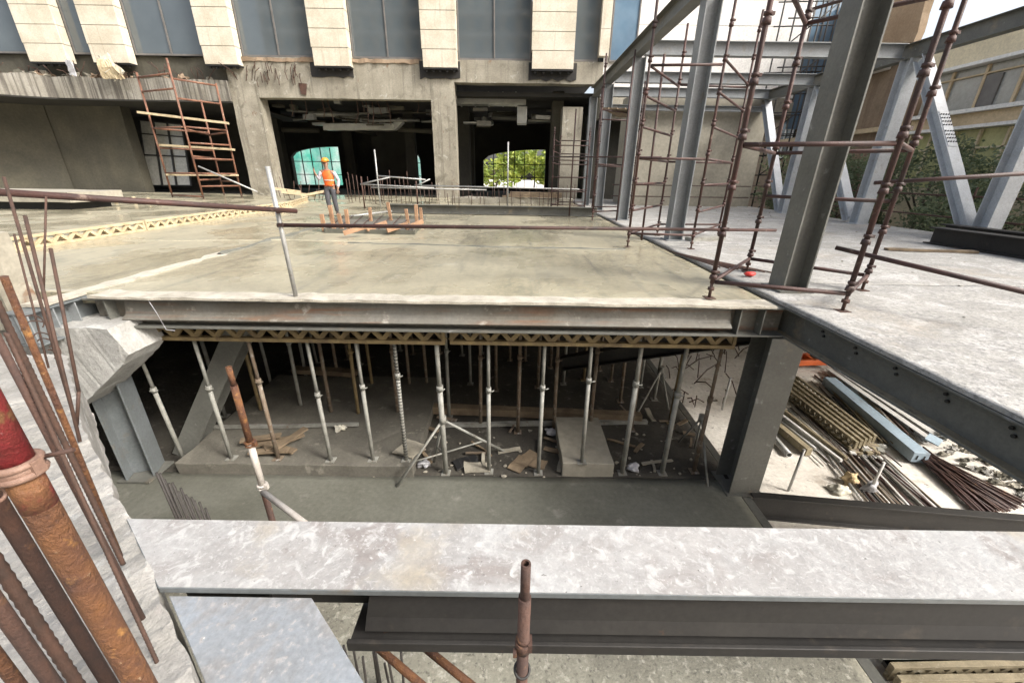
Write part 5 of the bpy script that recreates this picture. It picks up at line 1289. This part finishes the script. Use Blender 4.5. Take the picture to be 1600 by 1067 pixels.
for i in range(26):
    a = (1352+random.uniform(-26, 26), 704+random.uniform(-9, 9)); c_ = yd(*a, .05); m = MB(); m.box(c_, (random.uniform(.05, .16), random.uniform(.04, .1), .07), Matrix.Rotation(random.uniform(0, 3), 3, 'Z')); m.chop(.06).rough(.02, 9)
    tag(m.build('pipe_fitting', random.choice(['prop', 'white_st', 'prop_rust', 'girder_olive'])), 'loose pipe fitting heaped at the end of the girder stack', 'fitting', 'fittings at the end of the girder stack')
ybar('steel_pipe', 'short fat galvanised pipe lying alone at the foot of the corner column', 'pipe', (1196, 672), (1232, 714), .055, 'galv', dz=.05, hollow=.85)
t = thing('timber_form', 'brown board lying behind the short galvanised pipe', 'board', yd(1230, 680)); m = MB(); m.bar(yd(1200, 660, .08), yd(1262, 712, .08), .12, .16); m.build('board_body', 'girder_olive', t, bevel=.006)
ybar('steel_pipe', 'grey pipe lying on the brown board', 'pipe', (1206, 656), (1272, 708), .03, 'galv', dz=.1)
t = thing('box_beam', 'pale blue box beam lying across the yard, open dark holes in its end', 'beam', yd(1370, 660))
a = yd(1292, 602, .13); b = yd(1434, 724, .13); d = (b-a).normalized()
m = MB(); m.bar(a, b, .27, .22); m.build('beam_body', 'blue_box', t, bevel=.008)
m = MB()
for s_ in (-.06, .06): p = b+d*.002+d.cross(V(0, 0, 1))*s_; m.bar(p, p+d*.006, .022, .09)
m.build('end_hole', 'steel_dk', t)
for i, (a, b, w_) in enumerate((((1292, 583), (1448, 694), .14), ((1300, 581), (1462, 690), .16), ((1312, 579), (1478, 690), .12), ((1322, 576), (1492, 676), .07))):
    t = thing('steel_channel', 'pale steel channel in the bundle behind the blue box beam, %s from the front' % ORD[i], 'channel', yd(*a), 'pale channels behind the box beam')
    m = MB(); m.ibeam(yd(*a, .08), yd(*b, .08), .14, w_, .01, .015); m.build('channel_body', 'white_st', t)
for i, (px, py, an) in enumerate(((1452, 701, .6), (1476, 694, .7), (1490, 684, .7))):
    m = MB(); c = yd(px, py, .22); m.box(c, (.34, .22, .02), Matrix.Rotation(an, 3, 'Z') @ Matrix.Rotation(.2, 3, 'X')); tag(m.build('steel_plate', 'blue_box', bevel=.003), 'light blue plate at the end of the pale channels, %s from the left' % ORD[i], 'plate', 'plates on the channels')
for i in range(38):
    u_ = (i % 19)/18; a = (1430+random.uniform(-3, 14), 700+random.uniform(-2, 20)); b = (1530+u_*70, 812-u_*22+random.uniform(-4, 4))
    ybar('steel_pipe', 'red brown pipe in the bundle running to the right edge of the yard', 'pipe', a, b, .017, random.choice(['scaf', 'rust', 'scaf']), 'red brown pipe bundle', dz=.03+.03*(i % 3))
for i in range(44):
    u_ = (i % 22)/21; a = (1285+u_*95+random.uniform(-4, 4), 706+u_*16); b = (1350+u_*130+random.uniform(-10, 10), 786+u_*22)
    ybar('steel_pipe', 'pipe in the mixed bundle lying left of the red brown pipes', 'pipe', a, b, random.choice([.01, .014, .022]), random.choice(['scaf', 'white_st', 'prop', 'steel_dk', 'rust', 'prop_rust']), 'mixed pipe bundle', dz=.03+.03*(i % 2))
for a, b, l, mt in (((1247, 702), (1232, 766), 'thin galvanised post standing in the yard by the corner column', 'galv'), ((1371, 722), (1357, 772), 'white post standing in the yard among the pipes', 'white_st'), ((1136, 590), (1128, 640), 'short post standing in the sunny yard left of the corner column', 'galv')):
    q = yd(*b); zt = zfor(q.x, q.y, a[1]); o = bar('yard_post', l, 'post', q, V(q.x+.02, q.y, zt), .022, mt, n=8)
m = MB(); c = yd(1325, 755, .09); m.ball(c, .10, 1.0, .8, 1.4, 3, .8); tag(m.rough(.04, 12).build('sack', 'bag'), 'tan sack lying on the sand before the mixed pipes', 'sack')
m = MB(); c = yd(1310, 768, .05); m.ball(c, .12, 1.2, .8, .6, 3, .7); tag(m.rough(.03, 9).build('litter', 'cloth'), 'pale rag lying left of the tan sack', 'rag')
m = MB(); c = yd(1355, 770, .12); m.ball(c, .1, 1.1, .7, 1.4, 3, .6); tag(m.rough(.03, 9).build('litter', 'paper'), 'white bag tied to the white yard post', 'bag')
t = thing('machine_frame', 'orange machine frame lying at the back of the yard', 'machine', yd(1262, 574))
c = yd(1262, 572, .2); d = V(1, .1, 0)
m = MB()
for s_ in (-1, 1): m.bar(c+V(-.55, .22*s_, 0), c+V(.55, .22*s_+.1, 0), .09, .16)
for s_ in (-1, 0, 1): m.bar(c+V(.5*s_, -.22, 0), c+V(.5*s_, .28, 0), .09, .16)
m.build('frame', 'orange_m', t, bevel=.01)
m = MB(); m.bar(c+V(-.5, 0, .05), c+V(-1.0, .2, .25), .14, .14); m.build('arm', 'orange_m', t, bevel=.01)
m = MB(); m.ball(c+V(-.3, .3, .18), .2, 1.2, .8, .8, 2, .5); m.build('engine', 'black', t)
m = MB(); m.box(c+V(.25, .02, .05), (.3, .3, .1)); m.build('panel', 'frame', t)
for k in range(60):
    px = random.uniform(1470, 1620); py = 690+(px-1470)*.55+random.uniform(-16, 18); c = yd(px, py, .02); m = MB(); m.ball(c, random.uniform(.02, .07), 1.3, 1, .7, 2, .8); m.rough(.03, 15).rough(.02, 40).flat()
    tag(m.build('rubble_lump', random.choice(['conc_wht', 'conc', 'conc_dk'])), 'lump of rubble in the strip along the foot of the dark edge beam', 'rubble', 'rubble strip in the yard')
for k in range(34):
    px = random.uniform(1045, 1170); py = random.uniform(545, 640); c = yd(px, py, 0); m = MB(); e = c+V(random.uniform(-.5, .5), random.uniform(-.4, .4), random.uniform(.02, .7))
    m.tube([c, c.lerp(e, .5)+V(0, 0, .1), e], .014, 5); tag(m.build('rebar', 'rebar'), 'thin bar sticking up in the sandy yard left of the corner column', 'rebar', 'bars in the yard left of the column')
# lower right corner of the yard
for i, (a, b, w_, mt) in enumerate((((1370, 1030), (1620, 1022), .12, 'white_st'), ((1372, 1040), (1620, 1034), .1, 'prop'), ((1378, 1048), (1620, 1046), .08, 'steel_dk'))):
    t = thing('timber_plank', 'grey plank lying in the yard at the bottom right corner, %s from the back' % ORD[i], 'plank', yd(*a), 'planks at the bottom right'); m = MB(); m.bar(yd(*a, .1), yd(*b, .1), w_, .06); m.build('plank_body', mt, t)
lattice('pale lattice girder lying in the yard at the bottom right corner', yd(1382, 1058), yd(1640, 1052), .22, .06, 'girder_olive', gy, pitch=.2)
lattice('pale lattice girder half cut off at the very bottom right', yd(1392, 1078), yd(1640, 1074), .22, .06, 'girder_olive', gy, pitch=.2)

# ------------------------------------------------------------------ world, sun, camera
w = bpy.data.worlds.new('World'); scene.world = w; w.use_nodes = True
SUN_EL, SUN_AZ = math.radians(40), math.radians(118)      # azimuth clockwise from +Y: sun to the right, a little behind the camera
sky = w.node_tree.nodes.new('ShaderNodeTexSky'); sky.sky_type = 'NISHITA'; sky.sun_disc = False
sky.sun_elevation = SUN_EL; sky.sun_rotation = SUN_AZ
sky.air_density = 1.0; sky.dust_density = 6.0; sky.ozone_density = 1.0
bg = w.node_tree.nodes['Background']; bg.inputs['Strength'].default_value = .15
hs = w.node_tree.nodes.new('ShaderNodeHueSaturation'); hs.inputs['Saturation'].default_value = .55
w.node_tree.links.new(sky.outputs['Color'], hs.inputs['Color']); w.node_tree.links.new(hs.outputs['Color'], bg.inputs['Color'])
sl = bpy.data.lights.new('sun', 'SUN'); sl.energy = 1.5; sl.angle = math.radians(14); sl.color = (1, .97, .92)
so = bpy.data.objects.new('sun', sl); COL.objects.link(so)
sd = V(math.sin(SUN_AZ)*math.cos(SUN_EL), math.cos(SUN_AZ)*math.cos(SUN_EL), math.sin(SUN_EL))
so.rotation_euler = sd.to_track_quat('Z', 'Y').to_euler()
so.location = (20, -10, 30)

cd = bpy.data.cameras.new('camera'); cd.sensor_width = 36; cd.lens = F/1600*36; cd.clip_start = .02; cd.clip_end = 2000
co = bpy.data.objects.new('camera', cd); COL.objects.link(co)
co.matrix_world = Matrix(((rt.x, up.x, -fw.x, CP.x), (rt.y, up.y, -fw.y, CP.y), (rt.z, up.z, -fw.z, CP.z), (0, 0, 0, 1)))
scene.camera = co
vs = scene.view_settings; vs.view_transform = 'Standard'; vs.look = 'None'; vs.gamma = 1; vs.exposure = 1.3
for o in bpy.data.objects:
    if '_o' in o: del o['_o']
